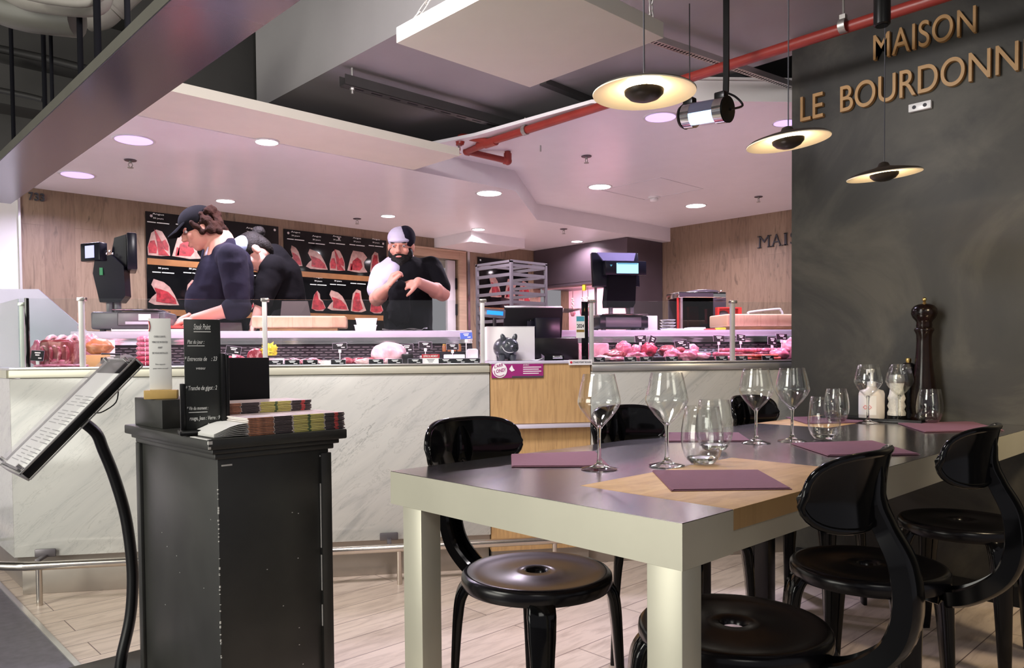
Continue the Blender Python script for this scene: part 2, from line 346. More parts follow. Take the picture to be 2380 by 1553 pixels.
# ------------------------------------------------------------------ mesh helpers
def frame_of(d):
    d = V(d).normalized(); up = V((0, 0, 1)) if abs(d.z) < 0.9 else V((1, 0, 0))
    a = d.cross(up).normalized(); b = d.cross(a).normalized()
    return a, b
class MB:
    def __init__(s): s.b = bmesh.new(); s.mi = 0
    def _new(s, fs):
        for f in fs: f.material_index = s.mi
    def box(s, c, size, rz=0.0, bev=0.0, rot=None, seg=2):
        r = bmesh.ops.create_cube(s.b, size=1.0); vs = r['verts']
        for v in vs: v.co = V((v.co.x * size[0], v.co.y * size[1], v.co.z * size[2]))
        fs = list({f for v in vs for f in v.link_faces})
        if bev:
            es = list({e for v in vs for e in v.link_edges})
            q = bmesh.ops.bevel(s.b, geom=es, offset=bev, segments=seg, affect='EDGES', profile=0.5)
            vs = list({v for f in q['faces'] for v in f.verts} | {v for v in vs if v.is_valid})
            fs = list({f for v in vs for f in v.link_faces})
        M = Matrix.Rotation(rz, 3, 'Z') if rot is None else rot
        for v in vs: v.co = M @ v.co + V(c)
        s._new(fs); return s
    def b2(s, lo, hi, bev=0.0):
        lo, hi = V(lo), V(hi); return s.box((lo + hi) / 2, hi - lo, 0, bev)
    def rings(s, rs, closed=False, caps=True, wrap=True):
        rows = [[s.b.verts.new(p) for p in r] for r in rs]; n = len(rows[0]); fs = []
        m = len(rows)
        for i in range(m if closed else m - 1):
            A, B = rows[i], rows[(i + 1) % m]
            for k in range(n if wrap else n - 1):
                try: fs.append(s.b.faces.new((A[k], A[(k + 1) % n], B[(k + 1) % n], B[k])))
                except ValueError: pass
        if caps and not closed and wrap:
            for r in (rows[0][::-1], rows[-1]):
                try: fs.append(s.b.faces.new(r))
                except ValueError: pass
        s._new(fs); return s
    def lathe(s, prof, c=(0, 0, 0), n=28, closed=False, M=None):
        rs = []
        for (r, z) in prof:
            r = max(r, 1e-4)
            ring = [V((r * math.cos(2 * PI * k / n), r * math.sin(2 * PI * k / n), z)) for k in range(n)]
            if M is not None: ring = [M @ p for p in ring]
            rs.append([p + V(c) for p in ring])
        return s.rings(rs, closed=closed, caps=not closed)
    def cyl(s, p0, p1, r0, r1=None, n=16):
        r1 = r0 if r1 is None else r1; p0, p1 = V(p0), V(p1); a, b = frame_of(p1 - p0)
        return s.rings([[p + (a * math.cos(2 * PI * k / n) + b * math.sin(2 * PI * k / n)) * r for k in range(n)] for p, r in ((p0, r0), (p1, r1))])
    def tube(s, pts, r, n=10, closed=False, sub=0, sec=None, up=None, ends=False):
        pts = [V(p) for p in pts]; m = len(pts)
        rr = list(r) if isinstance(r, (list, tuple)) else [r] * m
        if sub: pts, rr = smooth(pts, rr, sub, closed); m = len(pts)
        rs = []; a = None
        for i, p in enumerate(pts):
            q0 = pts[i - 1] if (i or closed) else p; q1 = pts[(i + 1) % m] if (i < m - 1 or closed) else p
            d = (q1 - q0).normalized() if (q1 - q0).length > 1e-9 else V((0, 0, 1))
            if up is not None:
                a = d.cross(V(up)).normalized(); b = a.cross(d).normalized()
            elif a is None: a, b = frame_of(d)
            else:
                a = (a - d * a.dot(d)).normalized(); b = d.cross(a)
            if sec: rs.append([p + (a * u + b * v) * rr[i] for u, v in sec])
            else: rs.append([p + (a * math.cos(2 * PI * k / n) + b * math.sin(2 * PI * k / n)) * rr[i] for k in range(n)])
        return s.rings(rs, closed=closed)
    def sausage(s, pts, r, n=10, sub=4):
        pts, rr = smooth([V(p) for p in pts], [r] * len(pts), sub, False)
        d0 = (pts[0] - pts[1]).normalized(); d1 = (pts[-1] - pts[-2]).normalized()
        pre = [(pts[0] + d0 * r * math.sin(R(a)), r * math.cos(R(a))) for a in (85, 55, 25)]
        post = [(pts[-1] + d1 * r * math.sin(R(a)), r * math.cos(R(a))) for a in (25, 55, 85)]
        return s.tube([p for p, _ in pre] + pts + [p for p, _ in post], [q for _, q in pre] + rr + [q for _, q in post], n)
    def ball(s, c, rad, nz=0.0, fr=3.0, seed=0, u=20, v=12, M=None, flat=None):
        rx, ry, rz_ = (rad, rad, rad) if isinstance(rad, (int, float)) else rad
        r = bmesh.ops.create_uvsphere(s.b, u_segments=u, v_segments=v, radius=1.0)
        for w_ in r['verts']:
            p = w_.co.copy()
            k = 1 + (nz * noise.noise(p * fr + V((seed * 7.3, seed * 3.1, 0))) if nz else 0)
            p = V((p.x * rx, p.y * ry, p.z * rz_)) * k
            if flat is not None and p.z < flat: p.z = flat + (p.z - flat) * 0.15
            if M is not None: p = M @ p
            w_.co = p + V(c)
        s._new({f for w_ in r['verts'] for f in w_.link_faces}); return s
    def prism(s, poly, vec):
        vec = V(vec); P = [V(p) for p in poly]
        A = [s.b.verts.new(p) for p in P]; B = [s.b.verts.new(p + vec) for p in P]; n = len(P)
        fs = [s.b.faces.new(A[::-1]), s.b.faces.new(B)]
        for k in range(n): fs.append(s.b.faces.new((A[k], A[(k + 1) % n], B[(k + 1) % n], B[k])))
        s._new(fs); return s
    def text(s, body, size, M, ext=0.0015, sx=1.0, shear=0.0, align='LEFT', bold=0.0, space=1.0):
        cu = bpy.data.curves.new('t', 'FONT'); cu.body = body; cu.size = size; cu.extrude = ext; cu.align_x = align
        cu.offset = bold; cu.shear = shear; cu.resolution_u = 3 if ext < .005 else 8; cu.space_character = space
        ob = bpy.data.objects.new('t', cu); col.objects.link(ob)
        dg = bpy.context.evaluated_depsgraph_get(); dg.update()
        me = bpy.data.meshes.new_from_object(ob.evaluated_get(dg))
        me.transform(M.to_4x4() @ Matrix.Diagonal((sx, 1, 1, 1)))
        n0 = len(s.b.faces); s.b.from_mesh(me); s.b.faces.ensure_lookup_table()
        for f in s.b.faces[n0:]: f.material_index = s.mi
        bpy.data.objects.remove(ob); bpy.data.curves.remove(cu); bpy.data.meshes.remove(me); return s
    def mesh(s, name, mats, smooth_angle=38):
        bmesh.ops.recalc_face_normals(s.b, faces=s.b.faces[:])
        me = bpy.data.meshes.new(name); s.b.to_mesh(me); s.b.free()
        for m in ([mats] if isinstance(mats, str) else mats): me.materials.append(MATS[m])
        for p in me.polygons: p.use_smooth = True
        if smooth_angle < 170: me.set_sharp_from_angle(angle=R(smooth_angle))
        return me
def smooth(pts, rr, sub, closed):
    out, ro = [], []; m = len(pts)
    for i in range(m if closed else m - 1):
        g = (lambda k: pts[k % m]) if closed else (lambda k: pts[max(0, min(m - 1, k))])
        p0, p1, p2, p3 = g(i - 1), g(i), g(i + 1), g(i + 2)
        r1, r2 = rr[i], rr[(i + 1) % m]
        for j in range(sub):
            t = j / sub
            out.append(0.5 * ((2 * p1) + (p2 - p0) * t + (2 * p0 - 5 * p1 + 4 * p2 - p3) * t * t + (3 * p1 - p0 - 3 * p2 + p3) * t ** 3))
            ro.append(r1 + (r2 - r1) * t)
    if not closed: out.append(pts[-1]); ro.append(rr[-1])
    return out, ro

def link(name, me, parent=None, loc=None, rz=0.0):
    o = bpy.data.objects.new(name, me); col.objects.link(o)
    if parent: o.parent = parent
    if loc is not None: o.location = loc
    if rz: o.rotation_euler = (0, 0, rz)
    return o
def tag(o, label, cat, group=None, kind=None):
    if label: o['label'] = label
    if cat: o['category'] = cat
    if group: o['group'] = group
    if kind: o['kind'] = kind
    return o
def thing(name, label, cat, loc=(0, 0, 0), rz=0.0, group=None):
    o = bpy.data.objects.new(name, None); o.empty_display_size = 0.05; col.objects.link(o); o.location = loc; o.rotation_euler = (0, 0, rz)
    return tag(o, label, cat, group)
def part(mb, name, mats, parent, label=None, ang=38):
    o = link(name, mb.mesh(name, mats, ang), parent)
    if label: o['label'] = label
    return o
def solo(mb, name, mats, label, cat, loc=(0, 0, 0), rz=0.0, group=None, ang=38):
    return tag(link(name, mb.mesh(name, mats, ang), None, loc, rz), label, cat, group)
def struct(mb, name, mats, loc=(0, 0, 0), rz=0.0, ang=38):
    o = link(name, mb.mesh(name, mats, ang), None, loc, rz); o['kind'] = 'structure'; return o
def copy_tree(src, loc=None, rz=None, label=None, group=None, parent=None):
    c = src.copy(); col.objects.link(c)
    if parent: c.parent = parent
    for ch in list(src.children): copy_tree(ch, parent=c)
    if loc is not None: c.location = loc
    if rz is not None: c.rotation_euler = (0, 0, rz)
    if label: c['label'] = label
    if group: c['group'] = group
    return c
def face_M(p, right, up):                 # matrix for text lying in the plane right/up
    r = V(right).normalized(); u = V(up).normalized(); n = r.cross(u)
    return Matrix.Translation(V(p)) @ Matrix((r, u, n)).transposed().to_4x4()

ORD = ['first', 'second', 'third', 'fourth', 'fifth', 'sixth', 'seventh', 'eighth', 'ninth', 'tenth', 'eleventh', 'twelfth', 'thirteenth', 'fourteenth', 'fifteenth', 'sixteenth', 'seventeenth', 'eighteenth', 'nineteenth', 'twentieth', 'twenty-first', 'twenty-second']
MATS['butcher_block'].node_tree.nodes['Principled BSDF'].inputs['Roughness'].default_value = 0.5
# ================================================================== the room
def PD(x, y, D): return EYE + ray(x, y) * D
struct(MB().b2((0.71, -2.5, -0.05), (8.5, 8.0, 0.0)), 'floor', 'floor_boards')
struct(MB().b2((-4.0, -2.5, -0.05), (0.69, 8.0, -0.002)), 'floor', 'dark_floor')
struct(MB().b2((0.69, -2.5, -0.05), (0.71, 8.0, 0.004)), 'trim_1', 'alu')

# back wall of wood boards with the doorway
m = MB(); m.b2((1.25, 6.45, 0), (4.56, 6.6, 2.32)); m.b2((5.32, 6.45, 0), (6.60, 6.6, 2.32)); m.b2((4.56, 6.45, 2.10), (5.32, 6.6, 2.32))
struct(m, 'wall_back', 'oak_wall')
struct(MB().b2((-3.5, 6.45, 0), (1.235, 6.6, 2.2)), 'wall_left', 'white_paint')
struct(MB().b2((1.235, 6.43, 0), (1.25, 6.6, 2.32)), 'trim_2', 'alu')
struct(MB().b2((7.12, -1.0, 0), (7.27, 6.6, 2.46)), 'wall_right', 'oak_wall_side')
struct(MB().b2((3.66, -2.4, 0), (3.96, 1.822, 2.61)), 'wall_pillar', 'dark_plaster')
struct(MB().b2((3.645, -2.4, 0), (3.66, 1.79, 0.08)), 'baseboard_right', 'matte_black')
# doorway
d = MB(); d.b2((4.46, 6.425, 0), (4.56, 6.452, 2.20), .004); d.b2((5.32, 6.425, 0), (5.42, 6.452, 2.20), .004); d.b2((4.56, 6.425, 2.10), (5.32, 6.452, 2.20), .004)
d.b2((4.47, 6.41, 2.175), (5.41, 6.426, 2.195), .003)
df = struct(d, 'door_1', 'door_frame_wood')
lf = MB(); lf.b2((5.19, 6.47, 0.01), (5.30, 6.51, 2.09), .003)
leaf = part(lf, 'door_leaf', 'door_white', df)
hg = MB(); hg.b2((5.295, 6.455, 1.50), (5.312, 6.47, 1.62)); hg.b2((5.295, 6.455, 1.78), (5.312, 6.47, 1.90)); part(hg, 'hinge', 'matte_black', leaf)
struct(MB().b2((4.3, 7.6, 0), (5.8, 7.65, 2.6)), 'wall_corridor', 'olive_room')
struct(MB().b2((4.3, 6.62, 2.12), (5.8, 7.6, 2.16)), 'ceiling', 'cream_paint')
# lowered corner over the door
struct(MB().b2((5.0, 5.85, 2.20), (5.75, 6.45, 2.30)), 'trim_3', 'gloss_ceiling')
# vertical steel corner strip beside the doorway
struct(MB().b2((5.44, 6.43, 0), (5.475, 6.452, 2.20)), 'trim_4', 'chrome')

# ceilings
m = MB(); m.prism([(1.10, 4.2, 2.30), (4.03, 4.2, 2.30), (5.045, 4.97, 2.30), (7.12, 4.95, 2.30), (7.12, 6.45, 2.30), (1.10, 6.45, 2.30)], (0, 0, 0.15))
struct(m, 'ceiling', 'gloss_ceiling')
struct(MB().b2((1.10, 3.72, 2.305), (3.09, 4.2, 2.355)), 'ceiling', 'cream_paint')
m = MB(); m.prism([(3.09, 4.2, 2.45), (3.21, 3.72, 2.45), (3.28, 2.80, 2.45), (3.55, 2.50, 2.45), (4.10, 2.035, 2.45), (5.6, 0.9, 2.45), (7.12, 0.9, 2.45), (7.12, 4.98, 2.45), (5.04, 4.98, 2.45), (4.02, 4.21, 2.45)], (0, 0, 0.02))
struct(m, 'ceiling', 'gloss_ceiling')
m = MB(); m.prism([(3.66, 2.405, 2.452), (4.10, 2.035, 2.452), (5.6, 0.9, 2.452), (5.62, 0.93, 2.452), (4.12, 2.065, 2.452), (3.68, 2.435, 2.452)], (0, 0, 0.11))
m.prism([(3.65, 2.395, 2.565), (4.09, 2.025, 2.565), (5.6, 0.88, 2.565), (5.62, 0.93, 2.565), (4.12, 2.065, 2.565), (3.68, 2.435, 2.565)], (0, 0, 0.012))
struct(m, 'trim_5', 'white_paint')
# access hatch outline in the raised ceiling
m = MB()
for a, b in (((5.05, 4.2), (5.65, 4.2)), ((5.05, 3.6), (5.65, 3.6)), ((5.05, 3.6), (5.05, 4.2)), ((5.65, 3.6), (5.65, 4.2))):
    m.b2((min(a[0], b[0]) - .003, min(a[1], b[1]) - .003, 2.447), (max(a[0], b[0]) + .003, max(a[1], b[1]) + .003, 2.451))
struct(m, 'trim_6', 'lamp_ring')

# big ventilation duct, dark void above, shell of the hall
struct(MB().b2((2.18, -2.4, 2.61), (3.86, 4.6, 3.9)), 'ceiling', 'grey_duct')
struct(MB().b2((3.86, -2.4, 2.72), (7.2, 2.4, 3.9)), 'ceiling', 'dark_void')
struct(MB().b2((-4.0, -2.4, 3.9), (8.0, 7.4, 3.95)), 'ceiling', 'dark_void')
struct(MB().b2((-4.0, 7.2, 2.5), (3.0, 7.3, 3.9)), 'wall_upper', 'void_grey')
struct(MB().b2((-4.0, 6.9, 3.0), (1.9, 7.2, 3.3)), 'trim_7', 'void_grey')
struct(MB().b2((1.5, 4.75, 2.46), (3.6, 4.85, 3.9)), 'wall_upper', 'dark_void')
# long slanted-looking flat beam with glossy underside
bm_ = MB(); bm_.b2((0.846, -2.0, 2.10), (1.123, 6.06, 2.103)); bo = struct(bm_, 'beam', 'purple_beam')
part(MB().b2((0.843, -2.0, 2.103), (1.123, 6.06, 2.145)), 'beam_top', 'beam_edge', bo)
# timber in the gap
c = pz(535, 212, 2.42); solo(MB().box((0, 0, 0), (0.34, 0.05, 0.035), R(20), .003), 'timber_offcut', 'rough_wood', 'short rough timber lying in the dark gap above the cream ceiling edge', 'timber', (2.0, 4.32, 2.472))

# hangers, pipes and cables in the dark void above the beam
rods = [(32, 330, .010), (105, 262, .010), (122, 250, .008), (188, 183, .011), (228, 142, .013), (297, 78, .010)]
rl = None
for k, (px, py_, rr) in enumerate(rods):
    P = pX(px, py_, 0.90)
    lab = ['leftmost black hanger rod above the purple beam', 'second black hanger rod from the left above the beam', 'thin bent hanger rod with a pale upper half', 'black hanger rod under the curved tray end', 'thickest black hanger rod passing in front of the pipe elbow', 'short black turnbuckle rod near the top of the beam'][k]
    q = MB().cyl((0, 0, 0), (0, 0, 3.9 - 2.146), rr, n=10)
    q.cyl((0, 0, 0.0), (0, 0, 0.05), rr * 1.8, n=6)
    solo(q, 'hanger_rod', 'cloth_matte', lab, 'hanger rod', (0.90, P.y, 2.146), group='hanger rods in the dark void')
tr = [PD(-60, -20, 3.2), PD(0, 12, 3.2), PD(60, 30, 3.2), PD(120, 38, 3.2), PD(180, 44, 3.2)]
q = MB().tube(tr, 0.075, sub=5, n=14)
solo(q, 'cable_tray', 'beam_edge', 'dark curved tray across the corner of the void', 'cable tray')
q = MB().tube([PD(10, -30, 3.05), PD(60, -4, 3.05), PD(120, 6, 3.05), PD(190, 12, 3.05), PD(228, 4, 3.05), PD(240, -40, 3.05)], 0.045, sub=5, n=14)
q.tube([PD(60, -12, 2.95), PD(120, 0, 2.95), PD(200, 6, 2.95), PD(250, -20, 2.95)], 0.018, sub=5)
solo(q, 'water_pipe', 'void_pipe', 'cream pipe bundle lying on the curved dark tray', 'pipe')
q = MB().tube([PD(205, 40, 3.6), PD(235, 36, 3.6), PD(262, 14, 3.6), PD(330, -50, 3.6)], 0.062, sub=5, n=16)
q.cyl(PD(258, 18, 3.6), PD(264, 12, 3.6), 0.068, n=16)
solo(q, 'water_pipe', 'void_pipe', 'thick cream pipe elbow rising behind the thickest rod', 'pipe')
q = MB().tube([PD(-10, 208, 5.4), PD(60, 222, 5.4), PD(100, 232, 5.4)], 0.02, sub=4)
solo(q, 'conduit', 'strut', 'thin grey conduit low in the dark void', 'conduit')
q = MB().tube([PD(-10, 112, 5.8), PD(100, 135, 5.8), PD(200, 160, 5.8)], 0.03, sub=3)
solo(q, 'conduit', 'strut', 'long grey conduit along the wall of the void', 'conduit')

# ---- metal channels under the duct
def slotted(name, a, b, wdt, h, label, slot=0.07, gap=0.05, ms='strut', slot_mat='matte_black'):
    a, b = V(a), V(b); L = (b - a).length; rz = math.atan2(b.y - a.y, b.x - a.x)
    t = thing(name, label, 'support channel', a, rz)
    m = MB(); m.b2((0, -wdt / 2, 0), (L, wdt / 2, 0.003)); m.b2((0, -wdt / 2, 0), (L, -wdt / 2 + .003, h)); m.b2((0, wdt / 2 - .003, 0), (L, wdt / 2, h))
    part(m, 'channel', ms, t)
    s = MB(); x = 0.06
    while x < L - slot:
        s.b2((x, -0.006, -0.001), (x + slot, 0.006, 0.0035)); x += slot + gap
    part(s, 'slot_row', slot_mat, t); return t, L
t1, L1 = slotted('support_channel', (2.19, 3.605, 2.50), (3.80, 3.585, 2.50), 0.06, 0.055, 'long dark slotted channel hanging under the grey duct')
q = MB().cyl((0.06, 0, -0.03), (0.06, 0, .108), 0.006, n=8); q.cyl((0.06, 0, -.012), (0.06, 0, 0), 0.014, n=6); q.cyl((L1 - .12, 0, -0.09), (L1 - .12, 0, .108), 0.005, n=8)
part(q, 'threaded_rod', 'galv', t1)
t2 = thing('slotted_rail', 'pale slotted rail crossing behind the red pipe', 'rail', (2.50, 2.35, 2.50))
a = pz(1500, 92, 2.52); b = pz(1840, 205, 2.52)
t2.location = a; L = (b - a).length; t2.rotation_euler = (0, 0, math.atan2(b.y - a.y, b.x - a.x))
part(MB().b2((0, -.018, 0), (L, .018, .004)).b2((0, -.02, 0), (L, -.016, .03)).b2((0, .016, 0), (L, .02, .03)), 'rail_body', 'alu', t2)
s = MB(); x = .02
while x < L - .02: s.b2((x, -.010, -.001), (x + .010, .010, .002)); x += .022
o = part(s, 'slot_row', 'matte_black', t2)
a = pz(1262, 190, 2.595); b = pz(1392, 242, 2.595)
solo(MB().box((0, 0, 0), ((b - a).length, .05, .03), math.atan2(b.y - a.y, b.x - a.x)), 'support_channel', 'strut', 'dark channel showing past the corner of the white hanging panel', 'support channel', (a + b) / 2)
# ---- red sprinkler pipe
zp = 2.42
A0 = V((3.30, 3.78, zp)); A1 = V((3.24, -1.2, zp))
rp = thing('sprinkler_pipe', 'red painted sprinkler pipe running above the tables to a corner loop', 'pipe', (0, 0, 0))
m = MB(); m.cyl(A0, A1, 0.024, n=18)
el = [pY(1140, 330, 3.66), pY(1098, 316, 3.70)]
J = pY(1140, 331, 3.666)
B1 = PD(1078, 320, J and depth(J) + .12)
m.tube([J, PD(1108, 323, depth(J) + .05), PD(1078, 318, depth(J) + .09), PD(1069, 322, depth(J) + .10), PD(1067, 338, depth(J) + .10)], 0.021, n=14, sub=4)
m.cyl(PD(1074, 317, depth(J) + .095), PD(1068, 334, depth(J) + .1), 0.028, n=14)
K = PD(1085, 352, depth(J) + .30)
m.tube([J, K], 0.021, n=14); m.ball(K, .028, u=14, v=10)
K2 = PD(1180, 374, depth(J) + .34); m.cyl(K, K2, 0.021, n=14); m.ball(K2, .029, u=14, v=10)
K3 = K2.copy(); K3.z = 2.448; m.cyl(K2, K3, 0.021, n=14); m.cyl(K2, K2 + V((0, 0, .05)), 0.027, n=14)
m.cyl(J + V((0, -.05, 0)), J + V((0, .05, 0)), 0.029, n=16); m.cyl(K, K.lerp(K2, .08), .027, n=14); m.cyl(K2, K2.lerp(K, .1), .027, n=14)
part(m, 'pipe_run', 'red_pipe', rp)
hp = PD(1067, 340, depth(J) + .10)
part(MB().cyl(hp, hp - V((0, 0, .03)), .009).cyl(hp - V((0, 0, .03)), hp - V((0, 0, .05)), .004).cyl(hp - V((0, 0, .05)), hp - V((0, 0, .053)), .016), 'sprinkler_head', 'chrome', rp)
for k, (px, pyy) in enumerate(((1218, 300), (1960, 50))):
    P = pX(px, pyy, 3.28 if k == 0 else 3.245); P.z = zp; P.x = 3.29 if k == 0 else 3.245
    m = MB()
    ring = [V((0.0275 * math.cos(2 * PI * j / 20), 0, 0.0275 * math.sin(2 * PI * j / 20))) for j in range(20)]
    m.tube(ring, 1, sec=[(-.002, -.014), (.002, -.014), (.002, .014), (-.002, .014)], closed=True, up=(0, 1, 0))
    m.b2((-.012, -.012, .026), (.012, .012, .045)); m.cyl((0, 0, .03), (0, 0, .075 if k == 0 else .19), .005, n=8)
    solo(m, 'pipe_clamp', 'galv', 'galvanised clamp on the red pipe near its corner loop' if k == 0 else 'large galvanised clamp on the red pipe above the gold lettering', 'pipe clamp', P, group=None)

# ---- white acoustic panel on chains
t = thing('acoustic_panel', 'square white panel hung on chains under the duct', 'ceiling panel', (1.998, 2.0, 2.2))
part(MB().box((0, 0, .029), (.69, .69, .058), 0, .003), 'panel', 'panel_white', t)
for k, (x, y) in enumerate(((-.30, .33), (.33, -.30), (-.33, -.33), (.33, .33))):
    c = MB(); n = 9
    x1, y1 = x * (.62 if k == 0 else 1), y * (.62 if k == 0 else 1)
    P0 = V((x, y, .062)); P1 = V((x * 1.0, y * 1.0, .405))
    if k == 0: P1 = V((x + .10, y - .40, .405))
    d = (P1 - P0) / n
    for j in range(n):
        cc = P0 + d * (j + .5); dn = d.normalized(); a_, b_ = frame_of(dn)
        if j % 2: a_, b_ = b_, a_
        L_ = d.length * .72; pts = []
        for q in range(14):
            an = 2 * PI * q / 14; pts.append(cc + dn * (L_ * math.cos(an)) + a_ * (.009 * math.sin(an)))
        c.tube(pts, .0022, n=6, closed=True)
    part(c, 'chain', 'galv', t)

# ---- downlights
def downlight(px, pyy, z, rad, on, label, power=9, color=(1.0, 0.90, 0.97)):
    P = pz(px, pyy, z)
    t = thing('downlight', label, 'ceiling light', (P.x, P.y, z), 0, 'recessed round ceiling lights')
    part(MB().lathe([(rad * .90, -.004), (rad, -.006), (rad * 1.06, -.001), (rad * 1.06, .004), (rad * .9, .004)], closed=True, n=36), 'ring', 'lamp_ring', t)
    part(MB().lathe([(0.0001, 0.0), (rad * .9, 0.0), (rad * .9, .004), (0.0001, .004)], c=(0, 0, -.0045), n=32, closed=True), 'diffuser', 'light_disc' if on else 'light_purple', t)
    if power:
        l = bpy.data.lights.new('downlight_lamp', 'AREA'); l.shape = 'DISK'; l.size = rad * 1.7; l.energy = power * 1.35; l.color = color; l.spread = R(150)
        o = bpy.data.objects.new('downlight_lamp', l); col.objects.link(o); o.location = (P.x, P.y, z - .008)
    return t
PINK = (0.94, 0.80, 1.0); LAV = (0.80, 0.72, 1.0); COOL = (0.90, 0.90, 1.0)
downlight(620, 330, 2.3, .068, 1, 'small white downlight in the low ceiling near its cream edge', 14, PINK)
downlight(311, 325, 2.3, .110, 0, 'large purple-tinted downlight nearest the beam corner', 12, LAV)
downlight(180, 406, 2.3, .110, 0, 'purple-tinted downlight above the number on the wood wall', 10, LAV)
downlight(524, 467, 2.3, .075, 1, 'bright downlight just above the capped man with curly hair', 10, COOL)
downlight(1137, 449, 2.3, .102, 1, 'large white downlight at the edge of the low ceiling', 14, PINK)
downlight(902, 502, 2.3, .065, 1, 'small bright downlight above the bearded man', 9, COOL)
downlight(1112, 533, 2.3, .065, 1, 'small downlight in front of the doorway', 7, (1, .85, .95))
downlight(1341, 561, 2.3, .065, 1, 'small downlight next to the dark extractor hood', 7, (1, .8, .92))
downlight(1394, 434, 2.45, .098, 1, 'white downlight above the tall weighing scale screen', 14, PINK)
downlight(1617, 478, 2.45, .098, 1, 'white downlight nearest the wood wall with black letters', 12, PINK)
downlight(1535, 272, 2.45, .098, 0, 'purple-tinted downlight beside the glass insect lamp', 12, LAV)
downlight(1825, 285, 2.45, .075, 0, 'purple-tinted downlight half hidden by the dark pillar', 10, LAV)
# ---- sprinklers and smoke detector
SPL = ['pendent sprinkler under the low ceiling beside the two purple lights', 'pendent sprinkler above the meat posters', 'pendent sprinkler near the extractor hood', 'pendent sprinkler under the red pipe end', 'pendent sprinkler closest to the dark pillar']
proto = None
for k, (px, pyy, z) in enumerate(((303, 372, 2.3), (830, 508, 2.3), (1310, 532, 2.3), (1363, 363, 2.45), (1763, 457, 2.45))):
    P = pz(px, pyy, z)
    if proto is None:
        proto = thing('ceiling_sprinkler', SPL[0], 'sprinkler', (P.x, P.y, z), 0, 'ceiling sprinklers over the butcher area')
        part(MB().lathe([(.0001, -.008), (.034, -.006), (.037, -.002), (.034, 0), (.0001, 0)], closed=True, n=24), 'escutcheon', 'hood_steel', proto)
        f = MB().cyl((0, 0, -.006), (0, 0, -.02), .009, n=10)
        f.tube([(.008, 0, -.02), (.012, 0, -.032), (.004, 0, -.046)], .0025, n=6, sub=3).tube([(-.008, 0, -.02), (-.012, 0, -.032), (-.004, 0, -.046)], .0025, n=6, sub=3)
        f.cyl((0, 0, -.046), (0, 0, -.050), .017, n=14)
        part(f, 'head', 'galv', proto)
    else: copy_tree(proto, (P.x, P.y, z), None, SPL[k])
P = pz(1520, 458, 2.45)
t = thing('smoke_detector', 'white round smoke detector on the raised ceiling', 'smoke detector', (P.x, P.y, 2.45))
part(MB().lathe([(.0001, -.012), (.052, -.012), (.056, -.004), (.056, 0), (.0001, 0)], closed=True, n=24), 'base', 'plastic_white', t)
part(MB().lathe([(.0001, -.042), (.025, -.041), (.036, -.034), (.038, -.018), (.034, -.012), (.0001, -.012)], closed=True, n=24), 'sensor_cap', 'plastic_white', t)
# ================================================================== lettering
def fit_text(m, body, p, right, up, width, cap, ext=.006, bold=0.0, ref=None, shear=0.0, space=1.0):
    """letters scaled so that REF (or the whole body) is WIDTH wide and capitals are CAP tall"""
    def bounds(txt):
        q = MB().text(txt, 1.0, Matrix.Identity(4), 0, bold=bold, shear=shear, space=space)
        xs = [v.co.x for v in q.b.verts]; ys = [v.co.y for v in q.b.verts]; q.b.free(); return min(xs), max(xs), max(ys)
    x0, x1, _ = bounds(ref or body); h = bounds('H')[2]
    sx = width / (x1 - x0); sy = cap / h
    M_ = face_M(p, right, up) @ Matrix.Diagonal((sx, sy, 1, 1)) @ Matrix.Translation((-x0, 0, 0))
    return m.text(body, 1.0, M_, ext, bold=bold, shear=shear, space=space)
YR = (0, -1, 0); UP = (0, 0, 1); XR = (1, 0, 0)
t = thing('wall_sign', 'gold wooden sign letters MAISON LE BOURDONNEC on the dark pillar wall', 'sign', (3.66, 1.0, 2.188))
m = MB(); fit_text(m, 'LE  BOURDONNEC', (-.012, .768, 0), YR, UP, .915, .118, .011, bold=.002, ref='LE  BOURDONN'); part(m, 'lettering', 'gold_letter', t, ang=30)
m = MB(); fit_text(m, 'MAISON', (-.012, .422, .200), YR, UP, .415, .110, .011, bold=.002, space=1.05); part(m, 'lettering', 'gold_letter', t, ang=30)
t = thing('wall_sign', 'black serif letters MAISON on the bright wood wall', 'sign', (7.12, 3.89, 2.112))
for ch, xa, xb, base in (('M', 1765.5, 1789, 576), ('A', 1795, 1816, 573), ('I', 1824.5, 1829.5, 570), ('S', 1838, 1853, 568), ('O', 1862, 1886, 565), ('N', 1893, 1916, 562)):
    a = pX(xa, base, 7.12); b = pX(xb, base, 7.12); wd = a.y - b.y; y = a.y - 3.89; z0 = 0
    m = MB(); fit_text(m, ch, (-.008, y, 0), YR, UP, wd, .118, .006, bold=-.01 if ch != 'I' else .0)
    if ch in 'MAIN':
        for q in ((0, wd) if ch != 'I' else (wd / 2,)):
            m.b2((-.014, y - q - .020, 0), (-.002, y - q + .020, .007))
            if ch != 'A': m.b2((-.014, y - q - .018, .111), (-.002, y - q + .018, .118))
    part(m, 'letter', 'ink', t)
nA = pY(67, 464, 6.44); nB = pY(107, 467, 6.44)
t = thing('stall_number', 'dark raised numerals 733 high on the wood wall', 'number', (nA.x, 6.45, nA.z))
for k, ch in enumerate('733'):
    st_ = (nB.x - nA.x) / 3
    m = MB(); fit_text(m, ch, (k * st_, -.010, 0), XR, UP, st_ * .72, .055, .009, bold=.015); part(m, 'numeral', 'ink', t)
